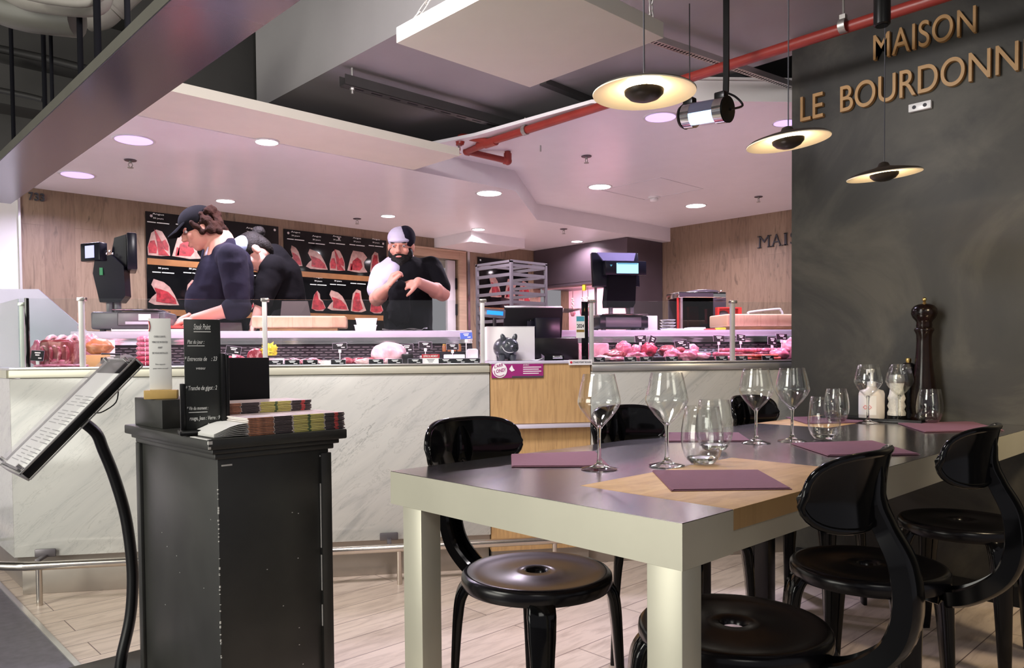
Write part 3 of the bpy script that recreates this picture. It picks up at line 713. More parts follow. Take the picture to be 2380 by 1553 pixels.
# white sensor plate on the pillar
c = (pX(2117, 250, 3.66) + pX(2165, 248, 3.66)) / 2
t = thing('wall_socket_plate', 'small white plate with two round holes below the gold letters', 'plate', c)
part(MB().box((-.010, 0, 0), (.02, .092, .034), 0, .002), 'plate', 'plastic_white', t)
for y in (.022, -.022): part(MB().cyl((-.022, y, 0), (-.018, y, 0), .008, n=14), 'hole', 'ink', t)

# ================================================================== meat posters
SH = {
 'dome': ([(.02, .0), (.0, .3), (.1, .6), (.18, .86), (.4, 1), (.66, .95), (.86, .68), (.98, .4), (1, .04), (.6, .0)],
          [[(.08, .12), (.05, .35), (.14, .52), (.30, .55), (.40, .3), (.36, .12)], [(.34, .95), (.46, .8), (.62, .55), (.72, .28), (.98, .06), (.5, .08), (.44, .5)], [(.66, .55), (.8, .62), (.92, .42), (.9, .25), (.76, .3)]]),
 'wedge': ([(0, .1), (.12, .3), (.26, .45), (.1, .78), (.18, 1), (.5, .9), (.7, .72), (.86, .4), (1, .02), (.7, 0), (.2, 0)],
           [[(.28, .16), (.3, .42), (.24, .62), (.4, .58), (.62, .5), (.82, .28), (.86, .1), (.5, .12)]]),
 'rib': ([(0, .06), (.08, .35), (.2, .78), (.3, 1), (.66, .98), (.8, .96), (1, .74), (.82, .5), (.86, .25), (1, .05), (.6, 0)],
         [[(.2, .14), (.3, .5), (.5, .66), (.66, .55), (.72, .3), (.6, .14)], [(.12, .1), (.16, .38), (.24, .36), (.22, .1)]]),
 'tall': ([(0, .04), (.06, .4), (.16, .8), (.4, 1), (.66, .94), (.72, .6), (.86, .35), (1, .08), (.7, 0), (.3, 0)],
          [[(.14, .1), (.2, .5), (.34, .8), (.56, .78), (.6, .5), (.74, .2), (.5, .08)]]),
 'flame': ([(.0, .1), (.06, .4), (.2, .8), (.42, 1), (.6, .84), (.62, .6), (.8, .5), (1, .16), (.8, 0), (.3, 0)],
           [[(.06, .12), (.12, .42), (.26, .78), (.4, .9), (.5, .55), (.74, .44), (.9, .16), (.5, .06)]]),
}
PY = 6.438
def steak(parent_, px0, py0, px1, py1, kind, flip=False, cap=True):
    A = pY(px0, py1, PY); B = pY(px1, py0, PY); base = V(parent_.location)
    out, reds = SH[kind]
    def P(u, v, dy): 
        if flip: u = 1 - u
        return V((A.x + (B.x - A.x) * u, PY - dy, A.z + (B.z - A.z) * v)) - base
    o = part(MB().prism([P(u, v, 0) for u, v in out], (0, -.003, 0)), 'meat_picture', 'poster_fat', parent_)
    for r0 in reds:
        gx = sum(a for a, b in r0) / len(r0); gy = sum(b for a, b in r0) / len(r0)
        r_ = [(min(.97, max(.03, gx + (a - gx) * 1.16)), max(.03, gy + (b - gy) * 1.16)) for a, b in r0]
        part(MB().prism([P(u, v, .003) for u, v in r_], (0, -.0015, 0)), 'red_flesh', 'poster_red', o)
    if cap:
        m = MB(); cx = (A.x + B.x) / 2 - base.x; cz = B.z - base.z
        fit_text(m, 'Angus', (cx - .045, PY - .003 - base.y, cz + .118), XR, UP, .09, .013, .0006)
        fit_text(m, '30 jours', (cx - .04, PY - .003 - base.y, cz + .085), XR, UP, .08, .012, .0006)
        m.b2((cx - .085, PY - .0035 - base.y, cz + .052), (cx - .02, PY - .0028 - base.y, cz + .059)); m.b2((cx - .012, PY - .0035 - base.y, cz + .052), (cx + .085, PY - .0028 - base.y, cz + .059))
        part(m, 'caption', 'chalk', parent_)
def poster(label, x0, x1, z0, z1, shelves, items, screws):
    t = thing('meat_poster', label, 'poster', (x0, 6.45, z0), 0, 'black meat posters on the back wall')
    part(MB().b2((0, -.012, 0), (x1 - x0, 0, z1 - z0), .002), 'panel', 'gloss_black', t)
    for z in shelves:
        part(MB().b2((.005, -.016, z - z0 - .05), (x1 - x0 - .005, -.012, z - z0)), 'printed_shelf', 'poster_shelf', t)
    for sx in screws: part(MB().cyl((sx, -.02, z1 - z0 - .035), (sx, -.012, z1 - z0 - .035), .011, n=12), 'screw_cap', 'chrome', t)
    for it in items: steak(t, *it)
poster('black poster of dry-aged steaks behind the curly-haired man', 2.105, 3.235, 1.24, 2.228, (1.856, 1.452),
       [(343, 537, 394, 593, 'dome'), (400, 543, 467, 599, 'rib'), (488, 560, 540, 604, 'wedge'), (562, 566, 606, 613, 'tall'), (345, 652, 415, 708, 'wedge'), (430, 652, 472, 710, 'tall'), (557, 655, 590, 720, 'flame')], (.04, 1.09))
poster('black poster of dry-aged steaks next to the doorway', 3.285, 4.39, 1.24, 2.215, (1.845, 1.465),
       [(673, 573, 702, 617, 'wedge'), (711, 583, 761, 624, 'wedge'), (766, 582, 801, 628, 'dome'), (807, 586, 853, 632, 'rib'), (860, 587, 888, 635, 'tall'), (724, 677, 756, 722, 'flame'), (761, 677, 810, 721, 'wedge'), (815, 674, 850, 725, 'tall'), (860, 682, 890, 728, 'flame')], (.04, .56, 1.06))
poster('dark meat poster partly hidden behind the tray rack', 5.60, 6.38, 1.30, 2.155, (1.60,), [(1135, 640, 1165, 690, 'wedge', False, False), (1172, 650, 1200, 695, 'rib', False, False), (1205, 655, 1232, 700, 'dome', False, False)], (.03,))

# ================================================================== pendant lamps
PL = [(1497, 217, 1.27, .139, 0, 0, 'pendant lamp dish nearest the table end, hanging in front of the white panel'), (1832, 330, 1.20, .132, .5, -6, 'pendant lamp dish hanging at the edge of the dark pillar'), (2055, 408, 1.13, .131, 2.5, -5.5, 'pendant lamp dish hanging fully in front of the dark pillar wall')]
for px, pyy, Y, rad, tx, ty, lab in PL:
    P = pY(px, pyy, Y)
    P = P + V((0, 0, .004)); t = thing('pendant_lamp', lab, 'pendant lamp', P, 0, 'disc pendant lamps above the steel table')
    T = Matrix.Rotation(R(ty), 3, V(CM[2])) @ Matrix.Rotation(R(tx), 3, V(CM[0]))
    prof = [(.012, .0245), (.03, .0235), (rad * .6, .0135), (rad * .92, .002), (rad, -.003), (rad * .995, -.006), (rad * .9, -.002), (rad * .6, .0095), (.03, .0195), (.012, .020)]
    sh = MB().lathe(prof, n=48, closed=True, M=T); bmd = sh
    o = part(sh, 'lamp_shade', ['lamp_dish'], t, ang=60)
    top = MB().lathe([(.006, .046), (.016, .042), (.022, .030), (.035, .0255), (rad * .6, .0165), (rad * .92, .005), (rad * 1.003, -.002), (rad * .92, .0035), (rad * .6, .0145), (.03, .0245), (.006, .025)], n=48, closed=True, M=T)
    part(top, 'shade_back', 'lamp_black', t, ang=60)
    r2 = rad * .385
    part(MB().lathe([(.0001, -.026), (r2 * .4, -.024), (r2 * .75, -.017), (r2 * .97, -.006), (r2, .003), (r2 * .9, .004), (.0001, .004)], n=32, closed=True, M=T), 'reflector_bowl', 'lamp_black', t, ang=60)
    part(MB().lathe([(.0001, .009), (r2 * .5, .009), (r2 * .80, .0065), (r2 * .80, .0045), (.0001, .0045)], n=28, closed=True, M=T), 'light_source', 'lamp_glow', t, ang=60)
    part(MB().cyl((0, 0, .04), (0, 0, 2.605 - P.z if P.x < 3.6 else 2.6 - P.z), .0022, n=8), 'cord', 'ink', t)
    l = bpy.data.lights.new('pendant_glow', 'POINT'); l.energy = 1.6; l.color = (1.0, .74, .42); l.shadow_soft_size = .004
    o = bpy.data.objects.new('pendant_glow', l); col.objects.link(o); o.location = P + V((0, 0, .0145))

# ================================================================== glass tube insect lamp on its hanger
P0 = PD(1594, 271, 3.42); P1 = PD(1686, 255, 3.28); ax = (P1 - P0).normalized(); L = (P1 - P0).length; rad = .052
Mx = ax.to_track_quat('Z', 'Y').to_matrix()
t = thing('insect_lamp', 'glowing glass tube lamp with black ends hanging below the slotted rail', 'lamp', P0)
part(MB().lathe([(rad * .97, .03), (rad * .97, L - .03)], n=28, M=Mx), 'tube_cover', 'film', t)
part(MB().lathe([(rad * .55, .03), (rad * .55, L - .03), (.0001, L - .03), (.0001, .03)], n=20, M=Mx, c=(0, 0, -.014), closed=True), 'light_core', 'fly_light', t)
hb = MB(); a_, b_ = frame_of(ax); rs = []
for z in (.03, L - .03):
    rs.append([ax * z + (Mx @ V((0, 0, 0))) + (V((0, 0, 1)) * math.sin(R(an)) + ax.cross(V((0, 0, 1))).normalized() * math.cos(R(an))) * rad for an in range(-5, 186, 12)])
hb.rings(rs, wrap=False, caps=False); part(hb, 'back_shell', 'dust_grey', t)
for z0, z1, nm in ((-.006, .045, 'end_cap'), (L - .045, L + .006, 'end_cap')):
    part(MB().lathe([(.0001, z0), (rad * .8, z0), (rad * 1.04, z0 + .008), (rad * 1.06, z1), (rad * .9, z1), (.0001, z1)], n=28, M=Mx, closed=True), nm, 'chrome', t)
    part(MB().lathe([(.0001, z0 - .012 if z0 < 0 else z1), (rad * .95, z0 - .010 if z0 < 0 else z1), (rad * 1.08, z0 + .004 if z0 < 0 else z1 + .008), (.0001, z0 + .006 if z0 < 0 else z1 + .012)], n=24, M=Mx, closed=True), 'end_plate', 'satin_black', t)
for z in (.02, L - .02):
    part(MB().box(ax * z + V((0, 0, rad + .008)), (.05, .04, .035), math.atan2(ax.y, ax.x), .006), 'bracket', 'satin_black', t)
h0 = PD(1687, 215, 3.35) - P0; h1 = PD(1688, 172, 3.35) - P0
part(MB().tube([ax * (L - .02) + V((0, 0, rad)), h0, h1], .004, n=8).tube([h0, h1, V((h1.x, h1.y, 2.605 - P0.z))], .011, sec=[(-1.2, -.4), (1.2, -.4), (1.2, .4), (-1.2, .4)]), 'hanger', 'satin_black', t)
part(MB().tube([h0, h0 + V((.03, -.03, -.02)), h0 + V((.045, -.055, -.06)), ax * (L + .01) + V((.01, -.01, 0))], .005, n=8, sub=5), 'cable', 'satin_black', t)
part(MB().cyl(ax * .02 + V((0, 0, rad)), ax * .02 + V((0, 0, 2.605 - P0.z - ax.z * .02)), .0025, n=8), 'suspension_wire', 'satin_black', t)
# ---- black cylinder spotlight at the top of the pillar
P = PD(2050, 60, 2.6)
t = thing('ceiling_spotlight', 'black cylinder spotlight pointing down beside the red pipe', 'spotlight', P)
part(MB().lathe([(.0001, 0), (.022, 0), (.027, .004), (.027, .26), (.022, .27), (.0001, .27)], n=28, closed=True), 'housing', 'satin_black', t)
part(MB().cyl((0, 0, .27), (0, 0, 2.60 - P.z), .006, n=10), 'stem', 'satin_black', t)
part(MB().cyl((0, 0, -.002), (0, 0, .002), .020, n=24), 'lens', 'gloss_black', t)
# ================================================================== butcher counter, in its own frame (x along, y inwards)
def cmb(): return MB()
S1, S2, SE = 2.108, 2.616, 3.785            # end of the first cabinet, end of the till, far end
def counter(name, s0, s1, label, side, ext=0.0):
    t = thing(name, label, 'display counter', ct(s0, 0, 0), TH); L = s1 - s0
    part(MB().b2((0.0, 0, .185), (L, .03, .97), .002), 'front_panel', 'marble', t)
    part(MB().b2((0.0, .07, 0), (L, .10, .150), .002).b2((0, .03, .150), (L, .10, .186)), 'plinth', 'kick_steel', t)
    part(MB().b2((0, -.012, .972), (L, .06, 1.006), .004), 'ledge', 'table_side' if side else 'alu', t)
    part(MB().b2((0, -.004, 1.008), (L, .075, 1.018), .003), 'glass_channel', 'steel', t)
    LB = L + ext
    part(MB().prism([(0, .075, 1.000), (L, .075, 1.000), (LB, .66, 1.000), (0, .66, 1.000)], (0, 0, .016)), 'display_deck', 'satin_black' if not side else 'alu', t)
    # louvred back riser
    g = MB(); g.prism([(0, .60, 1.02), (0, .66, 1.02), (0, .70, 1.125), (0, .69, 1.125)], (LB, 0, 0))
    r_ = part(g, 'riser', 'grille', t)
    sl = MB()
    for k in range(6):
        z = 1.035 + k * .014; y = .600 + (z - 1.02) * .85
        x = .02 + (.025 if k % 2 else 0)
        while x < LB - .05: sl.b2((x, y - .004, z), (x + .036, y, z + .004)); x += .05
    part(sl, 'louvre', 'rack_grey', r_)
    part(MB().b2((0, .665, 1.125), (LB, .70, 1.135)).b2((0, .655, 1.140), (LB, .70, 1.150)).b2((0, .69, 1.02), (LB, .74, 1.165)), 'riser_trim', 'chrome', t)
    part(MB().b2((0, .68, 1.160), (LB, .98, 1.198), .004), 'work_shelf', 'shelf_white', t)
    part(MB().b2((0, .74, .05), (LB, .95, 1.16)).b2((0, .10, .05), (L, .74, .97)), 'cabinet_body', 'hood_steel', t)
    return t
cl = counter('display_counter', 0, S1, 'marble-fronted meat display counter with the white work shelf where the men stand', 1)
cr = counter('display_counter', S2, SE, 'marble-fronted meat display counter running behind the dark pillar', 0, .78)
# returning end of the left cabinet (runs straight back along y of the room)
e = MB(); D_ = Matrix.Rotation(-TH, 3, 'Z')
def loc(P): return D_ @ (V(P) - V(ct(0, 0, 0)))
def wallstrip(m, p0, p1, z0, z1, th):      # vertical strip between two ground points in the counter's frame
    a, b = loc((*p0, 0)), loc((*p1, 0)); d = (b - a).normalized(); n_ = V((d.y, -d.x, 0)) * th
    m.prism([a + V((0, 0, z0)), b + V((0, 0, z0)), b + V((0, 0, z1)), a + V((0, 0, z1))], n_)
part_e = MB(); wallstrip(part_e, (O.x, O.y), (O.x, O.y + 1.25), .185, .97, .03); part(part_e, 'end_panel', 'marble', cl)
part_e = MB(); wallstrip(part_e, (O.x + .06, O.y + .06), (O.x + .06, O.y + 1.25), 0, .186, .03); part(part_e, 'end_plinth', 'kick_steel', cl)
part_e = MB(); wallstrip(part_e, (O.x - .012, O.y), (O.x - .012, O.y + 1.25), .972, 1.006, .07); part(part_e, 'end_ledge', 'table_side', cl)
wk = MB(); a = [loc((O.x, O.y, 0)), loc((O.x, O.y + 1.25, 0)), loc(ct(.75, .90, 0)), loc(ct(.75, .075, 0))]
wk.prism([p + V((0, 0, 1.000)) for p in a], (0, 0, .014)); part(wk, 'end_deck', 'alu', cl)

# glass screens and posts
def post(s, z1, label, mt='post_alu', wd=.020):
    t = thing('glass_post', label, 'post', ct(s, .05, 1.018), TH, 'posts holding the counter glass')
    part(MB().b2((-wd / 2, -.010, 0), (wd / 2, .014, z1 - 1.018 - .008), .002), 'shaft', mt, t)
    part(MB().b2((-wd / 2 - .004, -.014, z1 - 1.018 - .016), (wd / 2 + .010, .018, z1 - 1.018), .002), 'cap', 'brushed_rail', t)
    return t
ZT = 1.322
def glassp(s0, s1, label):
    return solo(MB().b2((0, -.003, 0), (s1 - s0, .003, ZT - 1.019)), 'counter_glass', 'pane', label, 'glass screen', ct(s0, .05, 1.019), TH, 'glass screens along the counter')
pp_ = [(.278, 'pale post by the rack of ribs, left end of the counter glass'), (1.064, 'slim post in front of the big wooden block'), (2.083, 'chrome post next to the white box and pig'), (2.632, 'post with the 2024 sticker beside it'), (3.385, 'lavender-lit post in front of the sausages')]
for s, lab in pp_: post(s, ZT + .006, lab)
glassp(.03, .262, 'clear glass at the corner of the counter, before the first post')
glassp(.294, 1.050, 'clear glass screen in front of the ribs and rolled roast')
glassp(1.078, 2.068, 'clear glass screen in front of the ham and sausages')
glassp(2.648, 3.370, 'clear glass screen in front of the raw beef joints')
glassp(3.400, SE - .02, 'clear glass screen in front of the heaped sausages')
# corner edge and end glass
a = V((O.x + .05, O.y + .04, 1.019))
t = tag(link('counter_glass', MB().b2((-.003, 0.01, 0), (.003, 1.2, ZT - 1.019)).mesh('counter_glass', 'pane_side'), None, a), 'greenish end glass of the counter running back from the corner', 'glass screen', 'glass screens along the counter')
solo(MB().b2((-.007, -.007, 0), (.007, .007, ZT - 1.017), .001), 'corner_strip', 'gloss_black', 'thin black vertical strip at the glass corner', 'strip', ct(.055, .052, 1.019), TH)
_p = pX(54, 800, O.x + .075); _p.z = 1.016
post(.165, ZT - .01, 'short pale post just behind the glass corner').location = _p
solo(MB().b2((-.03, -.004, .0), (.004, .004, .3), .001), 'glass_edge_profile', 'gloss_black', 'black edge profile closing the glass beside the till', 'strip', ct(2.612, .052, 1.019), TH)

# stainless slanting partition behind the corner
m = MB(); q = [pc(-60, 672, .95), pc(88, 672, .95), pc(215, 782, .95), pc(215, 860, .95), pc(-60, 860, .95)]
s0 = ct(q[0][0], .95, 0)
m.prism([(a[0] - q[0][0], 0, max(a[1], 0.98)) for a in q], (0, .012, 0))
solo(m, 'steel_partition', 'partition', 'stainless partition with a slanting top behind the counter corner', 'partition', s0, TH)

# foot rail with brackets
t = thing('foot_rail', 'brushed steel foot rail along the bottom of the marble counter', 'rail', (0, 0, 0))
Z = .170; rp_ = [V((O.x - .11, O.y + 1.3, Z)), V((O.x - .11, O.y + .12, Z)), V((O.x - .085, O.y - .02, Z)), ct(.06, -.105, Z), ct(.30, -.105, Z), ct(1.0, -.105, Z), ct(2.4, -.105, Z), ct(2.55, -.105, Z)]
pts = [rp_[0], rp_[1]]; 
for k in range(1, 7):
    u = k / 7; pts.append(rp_[1].lerp(V((O.x - .105, O.y - .05, Z)), u).lerp(V((O.x - .105, O.y - .05, Z)).lerp(rp_[4], u * .6), u))
pts += [ct(.34, -.105, Z), ct(2.56, -.105, Z)]
part(MB().tube(pts, .019, n=16, sub=4), 'rail_tube', 'brushed_rail', t)
for P in (ct(.14, -.105, 0), ct(1.665, -.105, 0), ct(2.40, -.105, 0), V((O.x - .11, O.y + .5, 0))):
    part(MB().cyl(P, P + V((0, 0, Z)), .012, n=14), 'support_post', 'brushed_rail', t)
for s in (.13, 1.62):
    Mx_ = Matrix.Rotation(TH, 3, 'Z')
    part(MB().box(ct(s, -.012, .203), (.085, .006, .036), TH, .004).box(ct(s, -.05, .190), (.02, .09, .012), TH, .002), 'wall_bracket', 'rack_grey', t)
P = V((O.x - .012, O.y + .42, .205)); part(MB().box(P, (.006, .07, .036), 0, .003).box(P + V((-.045, 0, -.015)), (.09, .02, .012), 0, .002), 'wall_bracket', 'rack_grey', t)

# ---- till cabinet
t = thing('till_cabinet', 'beech-veneered till cabinet between the two marble counters', 'cabinet', ct(S1, 0, 0), TH); L = S2 - S1
part(MB().b2((.004, .006, .72), (L - .004, .60, 1.012)), 'upper_body', 'beech_panel', t)
part(MB().b2((.004, .010, .10), (L - .004, .60, .70)), 'lower_body', 'beech_panel', t)
part(MB().b2((.10, -.045, .700), (L - .002, .02, .718), .003), 'bag_shelf', 'shelf_white', t)
part(MB().b2((.0, -.004, 1.012), (L, .62, 1.026), .003), 'cabinet_top', 'shelf_white', t)
part(MB().b2((.01, .03, 0), (L - .01, .58, .10)), 'plinth', 'kick_steel', t)
# signs on it
sg = thing('poster_sign', 'magenta sign with a white round badge on the till cabinet', 'sign', ct(2.118, -.002, .945), TH)
part(MB().b2((0, 0, 0), (.255, .003, .072)), 'board', 'sign_magenta', sg)
part(MB().cyl((.040, -.0025, .037), (.040, 0, .037), .036, n=28), 'badge', 'sign_white', sg)
m = MB(); fit_text(m, "L'ARR", (.014, -.003, .047), (1, 0, .25), UP, .044, .014, .0005, bold=.02); fit_text(m, 'OND!', (.022, -.003, .024), (1, 0, .2), UP, .046, .016, .0005, bold=.02)
m.tube([(.012, -.003, .036), (.018, -.003, .016), (.040, -.003, .008), (.062, -.003, .016)], .002, n=6, sub=4); part(m, 'badge_lettering', 'sign_magenta', sg)
m = MB()
m.prism([(.086, -.001, .042), (.100, -.001, .062), (.106, -.001, .046), (.114, -.001, .036), (.098, -.001, .030)], (0, -.001, 0))
fit_text(m, 'AVEC', (.155, -.001, .058), XR, UP, .03, .007, .0003); 
for k in range(4): m.b2((.155, -.001, .049 - k * .010), (.245 - .012 * (k % 2), -.0003, .053 - k * .010))
part(m, 'lettering', 'sign_white', sg)
part(MB().b2((.10, -.001, 0.001), (.255, -.0003, .008)), 'footer', 'ink', sg)
sg = thing('name_sign', 'small white sign reading stand point rouge on the till cabinet', 'sign', ct(2.500, -.008, 1.004), TH)
part(MB().b2((0, 0, 0), (.118, .003, .026)), 'board', 'sign_white', sg)
part(MB().cyl((.012, -.0015, .013), (.012, 0, .013), .006, n=16), 'red_dot', 'shop_red', sg)
m = MB(); fit_text(m, 'STAND POINT ROUGE', (.022, -.0006, .009), XR, UP, .090, .009, .0003, bold=.01); part(m, 'lettering', 'ink', sg)
# white box, pig, black box, card reader
sc_, zz = pc(1133, 835, .16), 1.0265
def on_top(px, t_): return pc(px, 800, t_)[0]
a, b = on_top(1131, .20), on_top(1243, .20)
t = thing('cardboard_box', 'plain white cardboard box behind the grey pig', 'box', ct(a, .20, zz), TH)
part(MB().b2((0, 0, 0), (b - a, .22, .172), .003), 'box_body', 'paper_white', t); part(MB().b2((-.001, -.001, .172), (b - a + .001, .221, .175), .001), 'lid', 'paper_white', t)
c = on_top(1180, .09)
pg = thing('piggy_bank', 'dark grey pig money box with a smile on the till', 'money box', ct(c, .10, zz), TH)
m = MB(); m.ball((-.006, .03, .064), (.060, .066, .055), u=28, v=18); m.ball((.010, -.020, .074), (.042, .036, .038), u=24, v=16); m.cyl((.020, -.045, .066), (.028, -.068, .062), .021, .018, n=20)
body = part(m, 'body', 'pig_grey', pg, ang=70)
for x, dx in ((-.022, -.010), (.034, .008)):
    Me = Matrix.Rotation(R(-22 if x < 0 else 20), 3, 'Y')
    part(MB().ball((x, -.012, .112), (.013, .006, .024), M=Me, u=16, v=12).ball((x, -.016, .110), (.008, .004, .016), M=Me), 'ear', 'pig_grey', pg)
for x, y in ((-.030, -.01), (.026, -.012), (-.030, .06), (.026, .06)): part(MB().cyl((x, y, 0), (x, y, .03), .014, .018, n=14), 'foot', 'pig_grey', pg)
for x in (-.006, .030): part(MB().ball((x, -.052, .086), .0035), 'eye', 'gloss_black', pg)
part(MB().tube([(-.032, -.046, .066), (-.022, -.052, .050), (-.004, -.056, .042), (.014, -.056, .042), (.030, -.050, .050)], .0015, n=6, sub=4), 'smile', 'plastic_white', pg)
for x in (.022, .034): part(MB().ball((x, -.069, .063), .0028), 'nostril', 'gloss_black', pg)
a, b = on_top(1228, .30), on_top(1331, .30)
solo(MB().b2((0, 0, 0), (b - a, .18, .118), .004), 'cash_drawer', 'satin_black', 'low black box on the till behind the card reader', 'box', ct(a + .03, .30, zz), TH)
c = on_top(1287, .12)
t = thing('card_reader', 'black card payment terminal lying on the till', 'card reader', ct(c, .12, zz), TH)
part(MB().prism([(-.055, -.03, 0), (-.055, .05, 0), (-.055, .05, .035), (-.055, -.03, .022)], (.10, 0, 0)), 'body', 'gloss_black', t)
part(MB().box((.012, -.032, .016), (.05, .004, .014), 0, .001), 'slot_edge', 'chrome', t)
part(MB().tube([(-.055, .02, .01), (-.08, 0, .004), (-.10, .02, .003), (-.10, .08, .003)], .003, n=6, sub=4), 'cable', 'plastic_white', t)
# monitor seen from behind
a, b = on_top(1168, .62), on_top(1302, .62)
t = thing('till_monitor', 'black till monitor seen from behind', 'monitor', ct((a + b) / 2, .55, zz), TH); wM = b - a
part(MB().b2((-.07, -.08, 0), (.10, .10, .012), .004), 'stand_base', 'satin_black', t)
part(MB().tube([(-.01, .02, .01), (-.01, .03, .09), (-.01, .00, .17), (-.01, -.012, .22)], .032, n=16, sub=4, sec=[(-1, -.3), (-.7, -.5), (.7, -.5), (1, -.3), (1, .3), (.7, .5), (-.7, .5), (-1, .3)], up=(0, 1, 0)), 'stand_neck', 'scale_black', t)
rt = Matrix.Rotation(R(14), 3, 'X')
part(MB().box((0, .025, .205), (wM, .022, .185), 0, .004, rot=rt), 'screen_housing', 'matte_black', t)
part(MB().box((0, .01, .298), (wM * .98, .030, .006), 0, .001, rot=rt), 'top_edge', 'alu', t)
m = MB(); fit_text(m, 'hp', (-.028, -.020, .205), (1, 0, 0), (0, .24, .97), .030, .020, .0005, shear=.3); part(m, 'logo', 'rack_grey', t)
solo(MB().b2((0, 0, 0), (.14, .14, .235), .004), 'receipt_printer', 'scale_black', 'dark receipt printer standing behind the till beside the monitor foot', 'printer', ct(b - .17, .36 + .13, zz), TH)
c = on_top(1157, .34)
t = thing('customer_display', 'small customer display glowing blue on a black stem', 'display', ct(c, .45, zz), TH)
part(MB().cyl((0, 0, 0), (0, 0, .24), .010, n=12).b2((-.04, -.03, 0), (.04, .05, .01), .003), 'stem', 'satin_black', t)
rt = Matrix.Rotation(R(-16), 3, 'X') @ Matrix.Rotation(R(5), 3, 'Y')
hsg = part(MB().box((0, -.01, .255), (.115, .022, .046), 0, .004, rot=rt), 'housing', 'scale_grey', t)
part(MB().box((0, -.0215, .257), (.088, .003, .022), 0, 0, rot=rt), 'lcd', 'lcd_blue', t)
# stickers 2024 on the glass
P = pc(1349, 760, .045)
t = thing('year_sticker', 'guide sticker with the year 2024 on the glass beside the till', 'sticker', ct(P[0], .045, P[1] + .0), TH)
a = MB().b2((-.022, 0, -.055), (.022, .001, .055)); part(a, 'sticker_back', 'paper_white', t)
m = MB(); m.b2((-.020, -.0006, .028), (.020, 0, .052)); part(m, 'band', 'sticker_blue', t)
part(MB().b2((-.020, -.0006, -.026), (.020, 0, -.014)), 'band', 'gold_lid', t)
m = MB(); fit_text(m, '2024', (-.018, -.0006, -.004), XR, UP, .036, .018, .0003, bold=.02); part(m, 'lettering', 'ink', t)
# ================================================================== long steel table with wooden inlays
X0, X1, Y0, Y1, ZT0, ZT1 = 1.150, 3.655, .776, 1.680, .664, .750
t = thing('dining_table', 'long steel communal table with pale wood inlays, its end against the dark pillar', 'table', (X0, Y0, 0))
def B(lo, hi, bev=0.0): return MB().b2((lo[0] - X0, lo[1] - Y0, lo[2]), (hi[0] - X0, hi[1] - Y0, hi[2]), bev)
WX0, WX1, WY = 1.322, 1.985, 1.170          # near inlay
F0 = 3.05                                   # far inlay on the other side
m = MB()
def P_(poly, z0, z1): m.prism([(x - X0, y - Y0, z0) for x, y in poly], (0, 0, z1 - z0))
P_([(X0, Y0), (WX0, Y0), (WX0, WY), (X0, WY)], .700, .750)
P_([(X0, WY), (F0, WY), (F0, Y1), (X0, Y1)], .700, .750)
P_([(WX1, Y0), (X1, Y0), (X1, WY), (WX1, WY)], .700, .750)
P_([(F0, WY), (X1, WY), (X1, 1.36), (F0, 1.36)], .700, .750)
part(m, 'steel_top', 'table_steel', t)
m = MB(); th_ = .006
P_([(X0 - .001, Y0 - .001), (X0 + th_, Y0 - .001), (X0 + th_, Y1 + .001), (X0 - .001, Y1 + .001)], ZT0, .7485)
P_([(X0 + th_, Y0 - .001), (WX0, Y0 - .001), (WX0, Y0 + th_), (X0 + th_, Y0 + th_)], ZT0, .7485)
P_([(WX1, Y0 - .001), (X1, Y0 - .001), (X1, Y0 + th_), (WX1, Y0 + th_)], ZT0, .7485)
P_([(WX0, Y0 + .004), (WX1, Y0 + .004), (WX1, Y0 + .012), (WX0, Y0 + .012)], ZT0, .708)
P_([(X0, Y1 - th_), (X1, Y1 - th_), (X1, Y1 + .001), (X0, Y1 + .001)], ZT0, .7485)
P_([(X0 + .01, Y0 + .02), (X1, Y0 + .02), (X1, Y0 + .05), (X0 + .01, Y0 + .05)], ZT0 + .002, .70)
P_([(X0 + .01, Y1 - .05), (X1, Y1 - .05), (X1, Y1 - .02), (X0 + .01, Y1 - .02)], ZT0 + .002, .70)
part(m, 'apron', 'table_side', t)
part(B((WX0 + .001, Y0 - .001, .7085), (WX1 - .001, WY - .001, .7505), .0012), 'wood_inlay', 'butcher_block', t)
part(B((F0 + .001, 1.361, .7085), (X1, Y1 - .001, .7505), .0012), 'wood_inlay', 'butcher_block', t)
for lo, hi in (((X0, Y0, 0), (X0 + .062, Y0 + .078, ZT0)), ((X0, Y1 - .130, 0), (X0 + .062, Y1 - .052, ZT0)), ):
    part(B(lo, hi, .002), 'leg', 'table_side', t)
part(B((2.82, 1.50, 0), (2.88, 1.56, ZT0), .002), 'leg', 'satin_black', t)
part(B((2.42, 1.54, 0), (2.47, 1.59, ZT0), .002), 'leg', 'satin_black', t)

